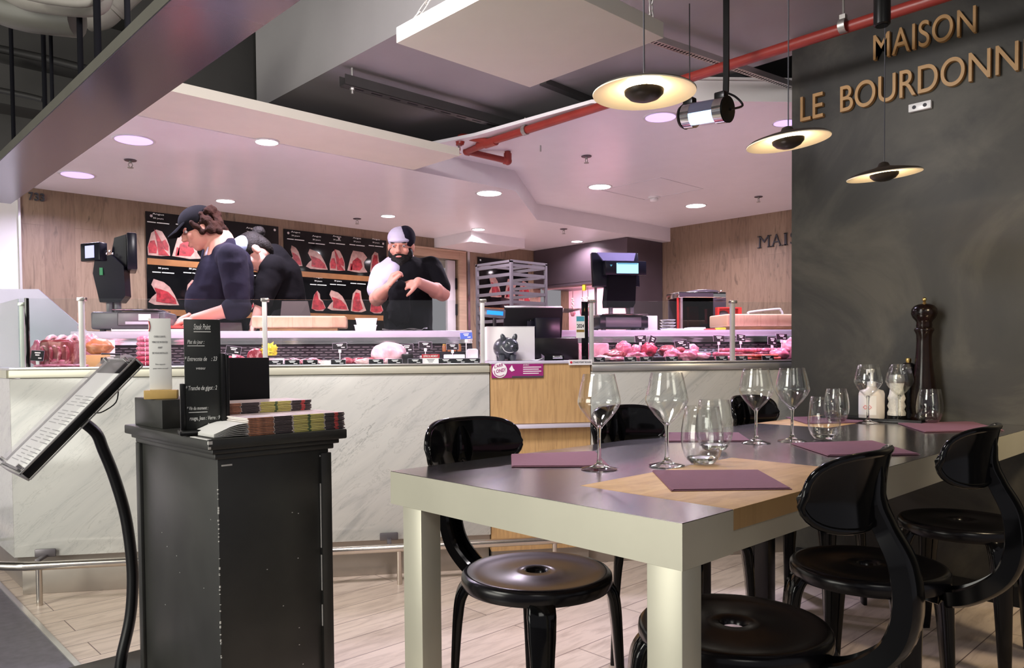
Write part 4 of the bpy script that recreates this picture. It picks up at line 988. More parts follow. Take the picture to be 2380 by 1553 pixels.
# ================================================================== metal chairs with round seats
def make_chair(label):
    t = thing('metal_chair', label, 'chair', (0, 0, 0), 0, 'black round-seated metal chairs')
    prof = [(.024, .452), (.027, .460), (.034, .4665), (.060, .4655), (.085, .4625), (.13, .4605), (.165, .463), (.188, .4675), (.198, .4665), (.2045, .459), (.206, .448), (.205, .434), (.200, .4255), (.196, .427), (.1985, .440), (.196, .452), (.185, .456), (.13, .4525), (.06, .4575), (.030, .4565)]
    part(MB().lathe(prof, n=64, closed=True), 'seat', 'seat_black', t, ang=50)
    part(MB().lathe([(.19, .425), (.196, .427), (.196, .45), (.19, .45)], n=48, closed=True), 'seat_ring', 'satin_black', t)
    sec = [(-1, -.30), (-.88, -.42), (.88, -.42), (1, -.30), (1, .25), (.8, .42), (-.8, .42), (-1, .25)]
    for k in range(4):
        an = R(45 + 90 * k); d = V((math.cos(an), math.sin(an), 0))
        pts = [d * .150 + V((0, 0, .448)), d * .182 + V((0, 0, .436)), d * .205 + V((0, 0, .405)), d * .214 + V((0, 0, .355)), d * .222 + V((0, 0, .25)), d * .236 + V((0, 0, .0))]
        part(MB().tube(pts, [.030, .034, .036, .034, .028, .017], sub=5, sec=sec, up=d), 'leg', 'gloss_black', t, ang=50)
    # curved stem: channel rising behind the seat
    st = [V((0, -.12, .424)), V((0, -.20, .416)), V((0, -.262, .438)), V((0, -.325, .492)), V((0, -.350, .565)), V((0, -.343, .650)), V((0, -.312, .716)), V((0, -.290, .765)), V((0, -.293, .815)), V((0, -.300, .842))]
    part(MB().tube(st, [.030, .034, .034, .034, .033, .031, .026, .028, .020, .008], sub=6, sec=[(-1, -.5), (-.75, -.62), (-.6, .1), (.6, .1), (.75, -.62), (1, -.5), (.95, .55), (.5, .8), (-.5, .8), (-.95, .55)], up=(0, -1, 0)), 'stem', 'gloss_black', t, ang=50)
    # whale-tail backrest: curved sheet with soft rim
    n = 26; rows = []
    def yb(u): return -.292 + .072 * abs(u) ** 2.0
    def zlo(u): return .706 + .026 * math.exp(-(u / .20) ** 2) * 1.0 + .0 if abs(u) < .6 else .706
    outer = []
    zc, H = .792, .070
    def edge(u):
        k = (1 - abs(u) ** 4.2) ** (1 / 2.4) if abs(u) < 1 else 0
        top = zc + H * k; bot = zc - H * k + .024 * math.exp(-((u) / .16) ** 2)
        return bot, top
    us = [math.sin(PI / 2 * (-1 + 2 * i / n)) for i in range(n + 1)]
    m_ = 9
    for th, sgn in ((.0, 0),):
        front = []; back = []
        for u in us:
            b_, t_ = edge(u * .9995); lf = []; lb = []
            for j in range(m_):
                v = j / (m_ - 1); vz = b_ + (t_ - b_) * v
                yy = yb(u) - .018 * (v - .5) ** 2 * 4 * .35 - .010 * v
                lf.append(V((u * .187, yy + .005, vz))); lb.append(V((u * .187, yy - .005, vz)))
            front.append(lf); back.append(lb)
        rs = [front[i] + back[i][::-1] for i in range(n + 1)]
        q = MB().rings(rs)
    rim = [V((us[i] * .187, yb(us[i]) - .018 * .35 - .010, edge(us[i] * .9995)[1])) for i in range(n + 1)] + [V((us[i] * .187, yb(us[i]) - .018 * .35, edge(us[i] * .9995)[0])) for i in range(n - 1, 0, -1)]
    q.tube(rim, .0075, n=8, closed=True)
    part(q, 'backrest', 'gloss_black', t, ang=50)
    return t
c0 = make_chair('black metal chair tucked under the near corner of the table beside the front steel leg')
c0.location = (1.487, .872, 0); c0.rotation_euler = (0, 0, R(3))
copy_tree(c0, (2.175, .858, 0), R(2), 'black metal chair in the middle of the near side of the table')
copy_tree(c0, (2.972, .850, 0), R(2), 'black metal chair of the near side that stands closest to the dark pillar wall')
copy_tree(c0, (1.473, 1.462, 0), PI + R(3), 'black metal chair with a purple shine on its seat, seen under the table end')
copy_tree(c0, (2.17, 1.462, 0), PI - R(4), 'black metal chair on the counter side, backrest behind the first wine glass')
copy_tree(c0, (3.08, 1.462, 0), PI, 'black metal chair on the counter side, backrest behind the distant wine glasses')

# ================================================================== place settings
def mat_at(px, label):
    P = [pz(x, y, .7515) for x, y in px]; c = sum(P, V()) / 4
    m = MB(); m.prism([p - c for p in P], (0, 0, .0012)); m.prism([(p - c) * .985 + V((0.002, .003, .0022)) for p in P], (0, 0, .0012))
    m.prism([(P[0] - c) + V((0, 0, .001)), (P[3] - c) + V((0, 0, .001)), (P[3] - c).lerp(P[2] - c, .02) + V((0, 0, .0032)), (P[0] - c).lerp(P[1] - c, .02) + V((0, 0, .0032))], (0, 0, .0003))
    o = solo(m, 'placemat', 'placemat', label, 'placemat', c, group='folded plum placemats on the steel table'); return o
mat_at([(1516, 1096), (1764, 1095), (1841, 1138), (1560, 1142)], 'folded plum placemat lying on the near wooden inlay')
mat_at([(1188, 1058), (1384, 1051), (1417, 1085), (1189, 1086)], 'folded plum placemat nearest the table end, by the foot of the first wine glass')
mat_at([(1540, 1007), (1718, 1007), (1746, 1026), (1554, 1027)], 'folded plum placemat seen through the two nearest tumblers')
mat_at([(1839, 1032), (2029, 1026), (2139, 1057), (1924, 1060)], 'folded plum placemat on bare steel behind the middle chair back')
mat_at([(2087, 985), (2260, 981), (2334, 1001), (2149, 1005)], 'folded plum placemat closest to the dark wall beyond the last tumbler')
mat_at([(1826, 971), (1982, 968), (2016, 983), (1874, 986)], 'folded plum placemat on the far inlay behind the tumbler pair')

def make_wine():
    t = thing('wine_glass', '', 'wine glass', (0, 0, 0), 0, 'empty wine glasses on the steel table')
    out = [(.0475, .0008), (.0480, .0022), (.036, .0050), (.018, .0095), (.0085, .016), (.0055, .026), (.0048, .060), (.0050, .095), (.0068, .108), (.0150, .118), (.034, .138), (.050, .160), (.0565, .174), (.0570, .180), (.0545, .195), (.0470, .228), (.0415, .251)]
    inn = [(.0405, .2512), (.0458, .228), (.0532, .195), (.0556, .180), (.0551, .1745), (.0486, .161), (.0325, .140), (.0140, .1215), (.0040, .1165), (.0001, .1160)]
    part(MB().lathe([(.0001, .0008)] + out[:9] + [(.0060, .1165), (.0001, .1185)], n=40, closed=False), 'stem_and_foot', 'glass', t, ang=80)
    part(MB().lathe(out[8:] + inn, n=48, closed=False), 'bowl', 'bowl_glass', t, ang=80)
    return t
def make_tumbler():
    t = thing('tumbler', '', 'tumbler', (0, 0, 0), 0, 'stemless tumblers on the steel table')
    out = [(.0001, .0004), (.028, .0004), (.034, .003), (.046, .018), (.0545, .042), (.0575, .066), (.0560, .095), (.0505, .130), (.0455, .158)]
    inn = [(.0440, .158), (.0490, .130), (.0545, .095), (.0560, .066), (.0530, .043), (.0440, .021), (.030, .0125), (.0001, .0115)]
    part(MB().lathe(out + inn, n=48, closed=False), 'glass_wall', 'bowl_glass', t, ang=80)
    part(MB().lathe([(.0001, .001), (.028, .001), (.034, .0035), (.0425, .015), (.040, .0185), (.028, .0118), (.0001, .0108)], n=40), 'glass_bottom', 'glass', t, ang=80)
    return t
WG = [(1393, 1095, 'wine glass nearest the table end'), (1550, 1088, 'wine glass on the steel just behind the plum mat of the wood inlay'), (1757, 1034, 'wine glass mid-table, the one of its close pair standing away from the dark pillar'), (1841, 1030, 'wine glass standing right at the line between marble counter and dark pillar'), (2017, 988, 'wine glass in front of the white soap dispenser'), (2090, 985, 'wine glass in front of the salt grinder')]
proto = None
for x, y, lab in WG:
    P = pz(x, y - 4, .7503)
    if (x, y) == (1550, 1088): P.z = .7515
    if proto is None: proto = make_wine(); proto.location = P; proto['label'] = lab
    else: copy_tree(proto, P, None, lab)
TG = [(1632, 1078, 1.0, 'largest-looking tumbler, nearest the camera at the edge of the wood inlay'), (1660, 1047, 1.0, 'tumbler partly hidden behind the nearest tumbler'), (1915, 1021, .95, 'tumbler beside the middle plum placemat, in front of another tumbler'), (1944, 981, .92, 'tumbler behind the middle tumbler, near the soap dispenser'), (2160, 984, .92, 'tumbler standing before the tall pepper mill')]
proto = None
for x, y, s_, lab in TG:
    P = pz(x, y, .7512)
    if proto is None: proto = make_tumbler(); proto.location = P; proto['label'] = lab; q = proto
    else: q = copy_tree(proto, P, None, lab)
    q.scale = (s_, s_, s_)

# ---- condiment tray against the pillar
a = pz(1998, 968, .7505); tc_ = V((3.50, 1.36, .7505))
t = solo(MB().b2((-.105, -.19, 0), (.11, .24, .006), .002).b2((-.105, -.19, .006), (-.098, .24, .014)).b2((-.105, .233, .006), (.11, .24, .014)), 'serving_tray', 'satin_black', 'thin black tray under the mills and soap bottle at the pillar', 'tray', (3.54, 1.33, .7512))
zt = .7575
P = pz(2146, 976, zt); P = pX(2147, 900, 3.59); P.z = zt
t = thing('pepper_mill', 'very tall dark wooden pepper mill with a brass knob', 'pepper mill', P)
k = .98
part(MB().lathe([(.0001, 0), (.052, 0), (.054, .008), (.050, .020), (.047, .028), (.050, .040), (.053, .060), (.052, .11), (.046, .16), (.038, .22), (.032, .29), (.0295, .34), (.031, .372), (.036, .384), (.040, .390), (.038, .398), (.030, .402), (.0001, .402)], n=40, closed=True), 'mill_body', 'mill_wood', t, ang=60)
part(MB().lathe([(.0001, .402), (.030, .402), (.032, .410), (.030, .424), (.034, .432), (.046, .446), (.052, .463), (.050, .482), (.040, .496), (.022, .504), (.0001, .505)], n=40, closed=True), 'mill_head', 'mill_wood', t, ang=60)
part(MB().lathe([(.0001, .504), (.009, .504), (.007, .510), (.004, .514), (.008, .520), (.009, .526), (.005, .532), (.0001, .533)], n=20, closed=True), 'knob', 'brass', t, ang=60)
t = thing('pepper_mill', 'short black grinder with a gold top between the wine glass and the tall mill', 'pepper mill', (3.595, pX(2111, 900, 3.595).y, zt))
part(MB().lathe([(.0001, 0), (.034, 0), (.035, .01), (.028, .03), (.031, .05), (.027, .10), (.024, .17), (.028, .186), (.026, .194), (.0001, .194)], n=30, closed=True), 'mill_body', 'gloss_black', t, ang=60)
part(MB().lathe([(.0001, .195), (.024, .195), (.033, .212), (.033, .228), (.024, .244), (.008, .252), (.0001, .252)], n=30, closed=True), 'mill_head', 'gloss_black', t, ang=60)
part(MB().lathe([(.0001, .251), (.010, .251), (.012, .258), (.011, .268), (.0001, .271)], n=20, closed=True), 'knob', 'brass', t, ang=60)
t = thing('salt_grinder', 'clear ribbed grinder filled with coarse salt on the black tray', 'salt grinder', (3.54, pX(2084, 900, 3.54).y, zt))
part(MB().lathe([(.0001, .018), (.036, .018), (.037, .03), (.031, .045), (.037, .06), (.031, .078), (.036, .094), (.030, .112), (.026, .14), (.030, .16), (.0001, .16)], n=30, closed=True), 'salt_filling', 'salt', t, ang=60)
part(MB().lathe([(.0001, 0), (.039, 0), (.039, .016), (.0001, .016)], n=30, closed=True), 'grinder_foot', 'satin_black', t)
part(MB().lathe([(.0001, .160), (.030, .160), (.034, .176), (.030, .196), (.0001, .202)], n=30, closed=True), 'grinder_cap', 'galv', t, ang=60)
t = thing('soap_dispenser', 'white pump bottle with a printed hazard label on the black tray', 'dispenser', (3.51, pX(2026, 900, 3.51).y, zt))
part(MB().lathe([(.0001, 0), (.050, 0), (.053, .006), (.053, .112), (.048, .126), (.024, .134), (.018, .145), (.0001, .145)], n=36, closed=True), 'bottle', 'plastic_cream', t, ang=60)
part(MB().lathe([(.0001, .145), (.019, .145), (.019, .165), (.007, .168), (.007, .212), (.0001, .212)], n=24, closed=True).b2((-.045, -.008, .206), (.012, .008, .222), .003).cyl((-.045, 0, .214), (-.052, 0, .198), .004, n=10), 'pump', 'plastic_white', t)
lb = MB(); rs = []
for an in range(-250, -130, 8): rs.append([V((.0535 * math.cos(R(an)), .0535 * math.sin(R(an)), z)) for z in (.02, .105)])
lb.rings(rs, wrap=False, caps=False); part(lb, 'label_band', 'paper_white', t)
m = MB()
Mw = face_M((-.0545, .006, .045), (0, -1, 0), UP)
for dx in (0, .018):
    q = [(dx, 0), (dx + .009, .009), (dx, .018), (dx - .009, .009)]
    for i in range(4):
        a, b = q[i], q[(i + 1) % 4]; m.tube([Mw @ V((a[0], a[1], 0)), Mw @ V((b[0], b[1], 0))], .0009, n=5)
part(m, 'hazard_mark', 'plastic_red', t)
# ================================================================== goods in the display counters
area('added_meat_light', tuple(ct(1.05, .14, 1.300)), tuple(ct(1.05, .50, 1.00)), 1.95, 3.6, (1.0, .46, .72), .03, 150)  # pink light added inside the glass over the meat, no fixture there
area('added_meat_light', tuple(ct(3.30, .14, 1.300)), tuple(ct(3.30, .50, 1.00)), 1.3, 3.6, (1.0, .42, .74), .03, 150)
ZD = 1.0165
def at(px, t_, z=ZD):
    s = pc(px, 830, t_)[0]; return ct(s, t_, z)
def mp_(px, t_): return depth(at(px, t_)) / F_PX
def tagcard(px, t_, z, w_, h_, label, stand=0.0, tilt=0.0, mt='matte_black', group='black price tags among the meat'):
    P = at(px, t_, z); k = mp_(px, t_)
    t = thing('price_tag', label, 'price tag', P, TH, group)
    W2, H2 = w_ * k / 2, h_ * k
    rt = Matrix.Rotation(R(tilt), 3, 'Y') @ Matrix.Rotation(R(-12), 3, 'X')
    z0 = stand
    part(MB().box((0, 0, z0 + H2 / 2), (W2 * 2, .002, H2), 0, 0, rot=rt), 'card', mt, t)
    part(MB().box((0, .001, z0 + H2 / 2), (W2 * 2 + .002, .0012, H2 + .002), 0, 0, rot=rt), 'card_border', 'shelf_white', t)
    m = MB()
    for i, (u, v, lw) in enumerate(((0, .28, .7), (0, .06, .5), (.45, -.24, .4))):
        m.box(V((0, 0, z0 + H2 / 2)) + rt @ V((u * W2, -.0015, v * H2)), (lw * W2 * 1.3, .0006, H2 * .12), 0, 0, rot=rt)
    part(m, 'lettering', 'chalk', t)
    if stand: part(MB().cyl((0, .004, 0), (0, .004, z0 + .004), .0022, n=8).b2((-.012, -.006, 0), (.012, .016, .003)).b2((-.007, -.001, z0 - .018), (.007, .006, z0 + .003), .001), 'tag_stand', 'plastic_white', t)
    return t
def blob(name, px, t_, w_, h_, d, mt, label, cat, nz=.25, fr=2.2, seed=0, z=ZD, rz=0.0, grp=None, bone=None):
    k = mp_(px, t_); P = at(px, t_, z); W2, H_ = w_ * k / 2, h_ * k
    m = MB().ball((0, 0, H_ * .47), (W2, d / 2, H_ * .53), nz=nz, fr=fr, seed=seed, u=24, v=16)
    for v in m.b.verts:
        if v.co.z < 0.001: v.co.z = .001
    t = solo(m, name, mt, label, cat, P, TH + rz, grp, ang=70)
    if bone: part(bone(MB(), W2, H_), 'bone', 'fat', t)
    return t
# -- left cabinet
t = thing('rib_rack', 'thick rack of dry-aged ribs standing in a clear bag near the counter corner', 'rack of ribs', at(141, .30), TH)
k = mp_(141, .3)
m = MB().box((0, 0, .066), (.150, .11, .128), 0, .022, seg=3)
bmesh.ops.subdivide_edges(m.b, edges=m.b.edges[:], cuts=2, use_grid_fill=True)
for v in m.b.verts: v.co += V(v.co).normalized() * .008 * noise.noise(v.co * 22)
part(m, 'meat_block', 'beef_dark', t, ang=70)
m = MB()
for i in range(4): m.sausage([(-.06 + i * .036, -.052, .09), (-.055 + i * .036, -.058, .06), (-.062 + i * .036, -.054, .02)], .009)
part(m, 'lean_stripe', 'beef', t, ang=70)
for i in range(3): part(MB().tube([(-.052 + i * .045, -.05, .092), (-.045 + i * .045, -.02, .134), (-.04 + i * .045, .04, .142), (-.035 + i * .045, .05, .10)], .011, n=10, sub=4), 'rib_bone', 'fat', t, ang=70)
part(MB().ball((0, -.045, .02), (.06, .02, .02), nz=.4, fr=4, seed=3), 'fat_layer', 'pork', t, ang=70)
blob('meat_joint', 90, .42, 34, 62, .10, 'pork', 'pink joint with a fat edge just inside the corner glass', 'meat joint', .3, 2, 5)
blob('meat_joint', 172, .50, 44, 74, .12, 'fat', 'pale fatty joint standing behind the rack of ribs', 'meat joint', .25, 2, 8)
blob('meat_joint', 212, .50, 40, 74, .10, 'veal', 'light pink cut leaning behind the second post', 'meat joint', .35, 2, 9)
solo(MB().b2((-.05, -.04, 0), (.07, .05, .056), .002), 'wooden_crate', 'box_kraft', 'plain light wooden crate under the smoked ham', 'crate', at(226, .26), TH)
t = blob('smoked_ham', 232, .27, 58, 36, .10, 'smoked', 'golden smoked ham resting on the small crate', 'ham', .2, 2.5, 4, z=ZD + .0565)
solo(MB().box((0, 0, .065), (.11, .003, .13), 0, .001), 'wrapping_card', 'plastic_white', 'white card with blue print standing behind the smoked ham', 'card', at(240, .44), TH)
blob('aged_joint', 288, .40, 54, 26, .12, 'crust', 'dark crusted aged joint behind the menu lectern', 'meat joint', .3, 2.4, 6)
for i in range(6):
    t = blob('tied_roast', 340, .30, 46 - i * 1.5, 17, .11, 'beef_bright' if i < 2 else 'pork', ['bottom', 'second', 'third', 'fourth', 'fifth', 'top'][i] + ' roll of the pink tied roasts stacked behind the acrylic sign', 'roast', .08, 3, i, z=ZD + i * .0225, grp='tied roasts stacked in a column')
    part(MB().tube([(.012, -.058, .004), (.012, -.06, .018), (.012, -.02, .031)], .0012, n=5), 'string', 'paper_white', t)
for i, (px, w_) in enumerate(((110, 60), (150, 60), (185, 40))): blob('sliced_meat', px, .12, w_, 7, .06, 'pork', ['pink slice lying flat below the rack of ribs', 'pale pink slice between the rack and the first post', 'small orange-pink slice at the first post foot'][i], 'sliced meat', .3, 3, i + 20)
blob('beef_piece', 545, .28, 52, 24, .10, 'beef_bright', 'bright red beef piece with a pointed end beside the host stand', 'beef', .4, 1.8, 2)
blob('beef_piece', 528, .14, 46, 12, .07, 'beef_bright', 'flat bright red beef slice beside the host stand', 'beef', .3, 2, 12)
t = thing('beef_round', 'round red beef joint with a clean cut face in front of the wooden block', 'beef', at(597, .26), TH)
part(MB().lathe([(.0001, -.05), (.030, -.05), (.040, -.04), (.043, -.01), (.042, .03), (.03, .045), (.0001, .047)], n=28, closed=True, M=Matrix.Rotation(R(90), 3, 'X'), c=(0, 0, .040)), 'joint', 'beef_bright', t, ang=60)
part(MB().cyl((0, -.052, .040), (0, -.049, .040), .036, n=28), 'cut_face', 'beef', t)
blob('butter_flower', 627, .22, 30, 26, .03, 'plastic_yellow', 'small yellow decoration clipped beside the slim post', 'decoration', .9, 4, 3, z=ZD + .045)
solo(MB().box((0, 0, .016), (.085, .04, .032), 0, .002), 'packed_meat', 'plastic_white', 'white wrapped packet at the foot of the slim post', 'packet', at(640, .30), TH)
for i in range(4): 
    P = at(668 + i * 21, .36, ZD + .012); solo(MB().sausage([(-.024, .0, .016), (0, .004, .02), (.024, 0, .016)], .0125), 'red_sausage', 'beef', ['dark red sausage closest to the slim post', 'second dark red sausage from the slim post', 'dark red sausage next to the silver tray', 'dark red sausage touching the silver tray'][i], 'sausage', P - V((0, 0, .0145)), TH, ang=70)
solo(MB().prism([(-.05, -.04, 0), (.05, -.04, 0), (.055, -.045, .02), (-.055, -.045, .02)], (0, .09, 0)), 'steel_tray', 'steel', 'silver tray beside the dark red sausages', 'tray', at(766, .36), TH)
m = MB(); rs = []
for i in range(13):
    u = i / 12; rs.append([V((-.09 + .18 * u, y, .010 + .026 * abs(math.sin(u * 6.3)) * (1 - abs(y) * 4) + .006 * noise.noise((u * 5, y * 20, 1)))) for y in (-.045, -.02, 0, .02, .045)])
m.rings(rs, wrap=False, caps=False)
solo(m, 'caul_sheet', 'veal', 'pale draped sheet of meat over dark packs in front of the block', 'meat', at(705, .20), TH, ang=80)
for i, px in enumerate((676, 722)): solo(MB().b2((-.045, -.03, 0), (.045, .03, .006), .002), 'dark_pack', 'satin_black', ['dark pack under the draped sheet nearer the slim post', 'dark pack under the draped sheet nearer the silver tray'][i], 'packet', at(px, .20), TH)
for i, px in enumerate((808, 836, 858)): blob('beef_piece', px, .30, 34, 15, .06, 'beef', ['dark red beef piece behind the single standing tag', 'dark red beef piece halfway to the white ham', 'dark red beef piece touching the white ham'][i], 'beef', .3, 2, 30 + i)
t = blob('cooked_ham', 903, .34, 82, 50, .15, 'ham', 'large pale pink cooked ham in the middle of the counter', 'ham', .16, 1.7, 7)
for i, (px, mt) in enumerate(((848, 'fat'), (880, 'pork'), (905, 'fat'))): blob('sliced_meat', px, .16, 44, 13, .05, mt, ['fatty slices in front of the dark red beef', 'pink slices at the foot of the pale ham', 'white-edged slices at the far foot of the pale ham'][i], 'sliced meat', .35, 2.6, 40 + i)
# jars, packs and bottles at the right end of the left cabinet
for i in range(4):
    t = thing('jar', ['golden-lidded jar nearest the pale ham on the riser', 'second golden-lidded jar on the riser', 'third golden-lidded jar on the riser', 'golden-lidded jar touching the blue tag'][i], 'jar', at(1033 + i * 11.5, .72, 1.199), TH, 'jars in a row on the shelf edge')
    t.location = at(1033 + i * 11.5, .60, ZD + .062)
    part(MB().lathe([(.0001, 0), (.011, 0), (.012, .004), (.012, .028), (.009, .034), (.0001, .034)], n=16, closed=True), 'jar_glass', 'jar_food', t)
    part(MB().cyl((0, 0, .034), (0, 0, .042), .0105, n=16), 'lid', 'gold_lid', t)
solo(MB().b2((-.07, -.03, 0), (.07, .03, .061), .002), 'display_step', 'matte_black', 'black step under the row of golden-lidded jars', 'step', at(1052, .60), TH)
solo(MB().b2((-.055, -.02, 0), (.055, .03, .045), .004), 'paper_pack', 'cloth_white', 'white paper pack behind the tags near the chrome post', 'packet', at(1056, .44), TH)
solo(MB().b2((-.05, -.03, .0), (.05, .03, .018), .003), 'clear_tray', 'alu', 'shallow clear tray of cold cuts in front of the step', 'tray', at(998, .34, ZD + .022), TH)
solo(MB().b2((-.055, -.035, .0), (.055, .035, .0215), .003), 'dark_pack', 'satin_black', 'dark pack under the shallow clear tray', 'packet', at(998, .34), TH)
for i, px in enumerate((972, 1008, 1046, 1078)):
    solo(MB().sausage([(-.025, 0, .011), (.025, 0, .011)], .0105), 'glass_bottle', 'jar_food', ['lying brown jar nearest the pale ham', 'lying brown jar behind the red and white sign', 'lying brown jar right of the red and white sign', 'lying brown jar closest to the chrome post'][i], 'jar', at(px, .20), TH, ang=70)
solo(MB().b2((-.03, -.03, 0), (.03, .03, .05), .006), 'dark_pack', 'satin_black', 'upright dark pack between the pale ham and the clear tray', 'packet', at(947, .28), TH)
solo(MB().b2((-.03, -.02, 0), (.03, .02, .075), .01), 'paper_pack', 'plastic_white', 'tall white pack right beside the chrome post', 'packet', at(1098, .46), TH)
# offer sign
P = at(1001, .115); t = thing('offer_sign', 'red and white sign with the words offre du moment', 'sign', P, TH)
k = mp_(1001, .115); part(MB().b2((-20.5 * k, 0, 0), (20.5 * k, .002, 13 * k)), 'card', 'paper_white', t); part(MB().b2((-20.5 * k, -.0006, 13 * k), (20.5 * k, .002, 22 * k)), 'band', 'sign_red', t)
m = MB(); fit_text(m, 'OFFRE DU MOMENT', (-17 * k, -.001, 15.2 * k), XR, UP, 34 * k, 4.6 * k, .0004, bold=.01); part(m, 'lettering', 'paper_white', t)
m = MB(); [m.b2((-(9 - 2 * i) * k, -.0006, (9.5 - 3 * i) * k), ((9 - 2 * i) * k, 0, (10.6 - 3 * i) * k)) for i in range(3)]; part(m, 'small_print', 'ink', t)
# price tags
FT = [(575, 'beside the host stand, flat at the ledge'), (640, 'flat at the ledge right of the slim post'), (679, 'flat at the ledge under the draped sheet'), (721, 'flat at the ledge past the draped sheet'), (786, 'flat at the ledge below the standing tag'), (874, 'flat at the ledge before the pale ham'), (918, 'flat at the ledge after the pale ham'), (965, 'flat at the ledge left of the red and white sign'), (1036, 'flat at the ledge just right of the red and white sign'), (1068, 'second flat one right of the red and white sign'), (1099, 'flat at the ledge next to the chrome post')]
for px, lab in FT: tagcard(px, .105, ZD, 33, 11.5, 'black price tag ' + lab, 0)
for px, z, w_, h_, st, ti, lab in ((87, ZD, 27, 24, .030, 3, 'dark price tag on a stand at the counter corner'), (257, ZD, 42, 25, .012, 2, 'price tag in front of the small crate'), (543, ZD, 33, 18, .055, 8, 'tilted price tag over the bright red beef'), (790, ZD, 32, 14, .075, -3, 'price tag on a tall white stand before the dark beef'),
    (946, ZD, 29, 18, .060, -2, 'price tag beside the pale ham on a clip'), (989, ZD, 30, 14, .080, 1, 'price tag above the shallow clear tray'), (1052, ZD, 28, 14, .070, 0, 'price tag on the white paper pack')): tagcard(px, .22 if px < 900 else .40, z, w_, h_, lab, st, ti)
tagcard(1084, .34, ZD, 28, 15, 'blue price tag high on a bent white stand near the chrome post', .125, -3, mt='blue_mark')
# -- right cabinet
solo(MB().b2((-.16, -.07, 0), (.16, .09, .022), .004), 'black_tray', 'satin_black', 'raised black tray under the round beef joints', 'tray', at(1480, .40), TH)
solo(MB().b2((-.16, -.07, 0), (.14, .09, .022), .004), 'black_tray', 'satin_black', 'raised black tray under the joints and the salami', 'tray', at(1600, .40), TH)
ZR = ZD + .0225
for px, t_, w_, h_, d, mt, lab, z, sd in ((1450, .40, 38, 37, .10, 'pork', 'large round rolled joint at the start of the black tray', ZR, 1), (1476, .38, 28, 29, .08, 'pork', 'smaller round joint between two larger ones', ZR, 2), (1507, .36, 38, 34, .09, 'beef_bright', 'flat-faced pink joint at the end of the first black tray', ZR, 3),
    (1553, .42, 46, 26, .11, 'beef', 'dark pink joint behind the twin price tags', ZR, 4), (1602, .44, 40, 30, .10, 'veal', 'pale knuckle behind the twin price tags', ZR, 5), (1421, .34, 66, 28, .12, 'beef_dark', 'dark purple lamb shoulder near the till side', ZD, 6),
    (1400, .20, 50, 15, .08, 'fat', 'fatty pale cut below the dark lamb shoulder', ZD, 7), (1435, .18, 44, 12, .07, 'pork', 'pink cut at the ledge below the dark lamb shoulder', ZD, 8), (1480, .22, 52, 22, .09, 'pork', 'heap of pink cuts between the front tags', ZD, 9),
    (1566, .26, 46, 28, .09, 'pork', 'pork cut at the start of the centre heap', ZD, 10), (1600, .22, 44, 24, .08, 'pork', 'pork cut in the front of the centre heap', ZD, 11), (1625, .24, 44, 20, .08, 'veal', 'pale pork cut at the end of the centre heap', ZD, 12),
    (1812, .30, 44, 26, .10, 'pork', 'pink cut beside the dark pillar edge', ZD, 16), (1835, .40, 40, 50, .09, 'veal', 'pale cut standing by the dark pillar edge', ZD, 17)):
    blob('meat_joint', px, t_, w_, h_, d, mt, lab, 'meat joint', .28, 2.2, sd, z=z)
blob('meat_joint', 1581, .26, 24, 14, .05, 'beef', 'small red cube of meat on top of the centre heap', 'meat joint', .15, 2, 14, z=ZD + .043)
blob('meat_joint', 1612, .26, 24, 12, .05, 'pork', 'small pink piece on top of the centre heap', 'meat joint', .25, 2, 15, z=ZD + .036)
solo(MB().sausage([(-.035, 0, .012), (.035, 0, .012)], .0115), 'salami', 'sausage', 'single smooth pale salami at the end of the second black tray', 'salami', at(1634, .38, ZR), TH, ang=70)
rnd = random.Random(11)
def heap(px0, px1, t0, t1, n_, layers, r_, ln, mt, name, what):
    order = sorted(range(n_), key=lambda i: (i * .618) % 1)
    for i in range(n_):
        la = i * layers // n_; u = rnd.random()
        px = px0 + (px1 - px0) * ((i * .618) % 1) ; t_ = t0 + (t1 - t0) * rnd.random() + la * .02
        P = at(px, t_, ZD + .001 + la * r_ * 1.7)
        L_ = ln * rnd.uniform(.85, 1.15)
        m = MB().sausage([(-L_, -.004, r_), (0, .004, r_), (L_, -.004, r_)], r_, sub=3, n=9)
        u_ = order.index(i)
        side = 'pillar-side' if px > (px0 + px1) / 2 else 'till-side'; fr = 'front' if t_ < (t0 + t1) / 2 + la * .02 else 'back'
        lab = f'{ORD[u_]} {what} of its heap from the till side, {"bottom layer" if la == 0 else "top layer" if la == layers - 1 else "middle layer"}, {fr} row'
        solo(m, name, mt, lab, 'sausage', P, TH + rnd.uniform(-.35, .35), what + ' heap', ang=70)
heap(1672, 1752, .24, .46, 22, 3, .0125, .032, 'sausage', 'fresh_sausage', 'plump pink sausage')
heap(1722, 1800, .16, .30, 18, 2, .0085, .050, 'merguez', 'thin_sausage', 'thin red sausage')
heap(1755, 1835, .32, .50, 14, 3, .0125, .034, 'pork', 'fresh_sausage', 'pale pink sausage')
for px, lab in ((1392, 'nearest the till'), (1465, 'below the round joints'), (1502, 'below the flat-faced joint'), (1562, 'below the centre heap'), (1678, 'below the plump sausages'), (1724, 'right of the lavender post'), (1785, 'closest to the pillar at the ledge')): tagcard(px, .105, ZD, 29, 11, 'black price tag flat at the ledge ' + lab, 0)
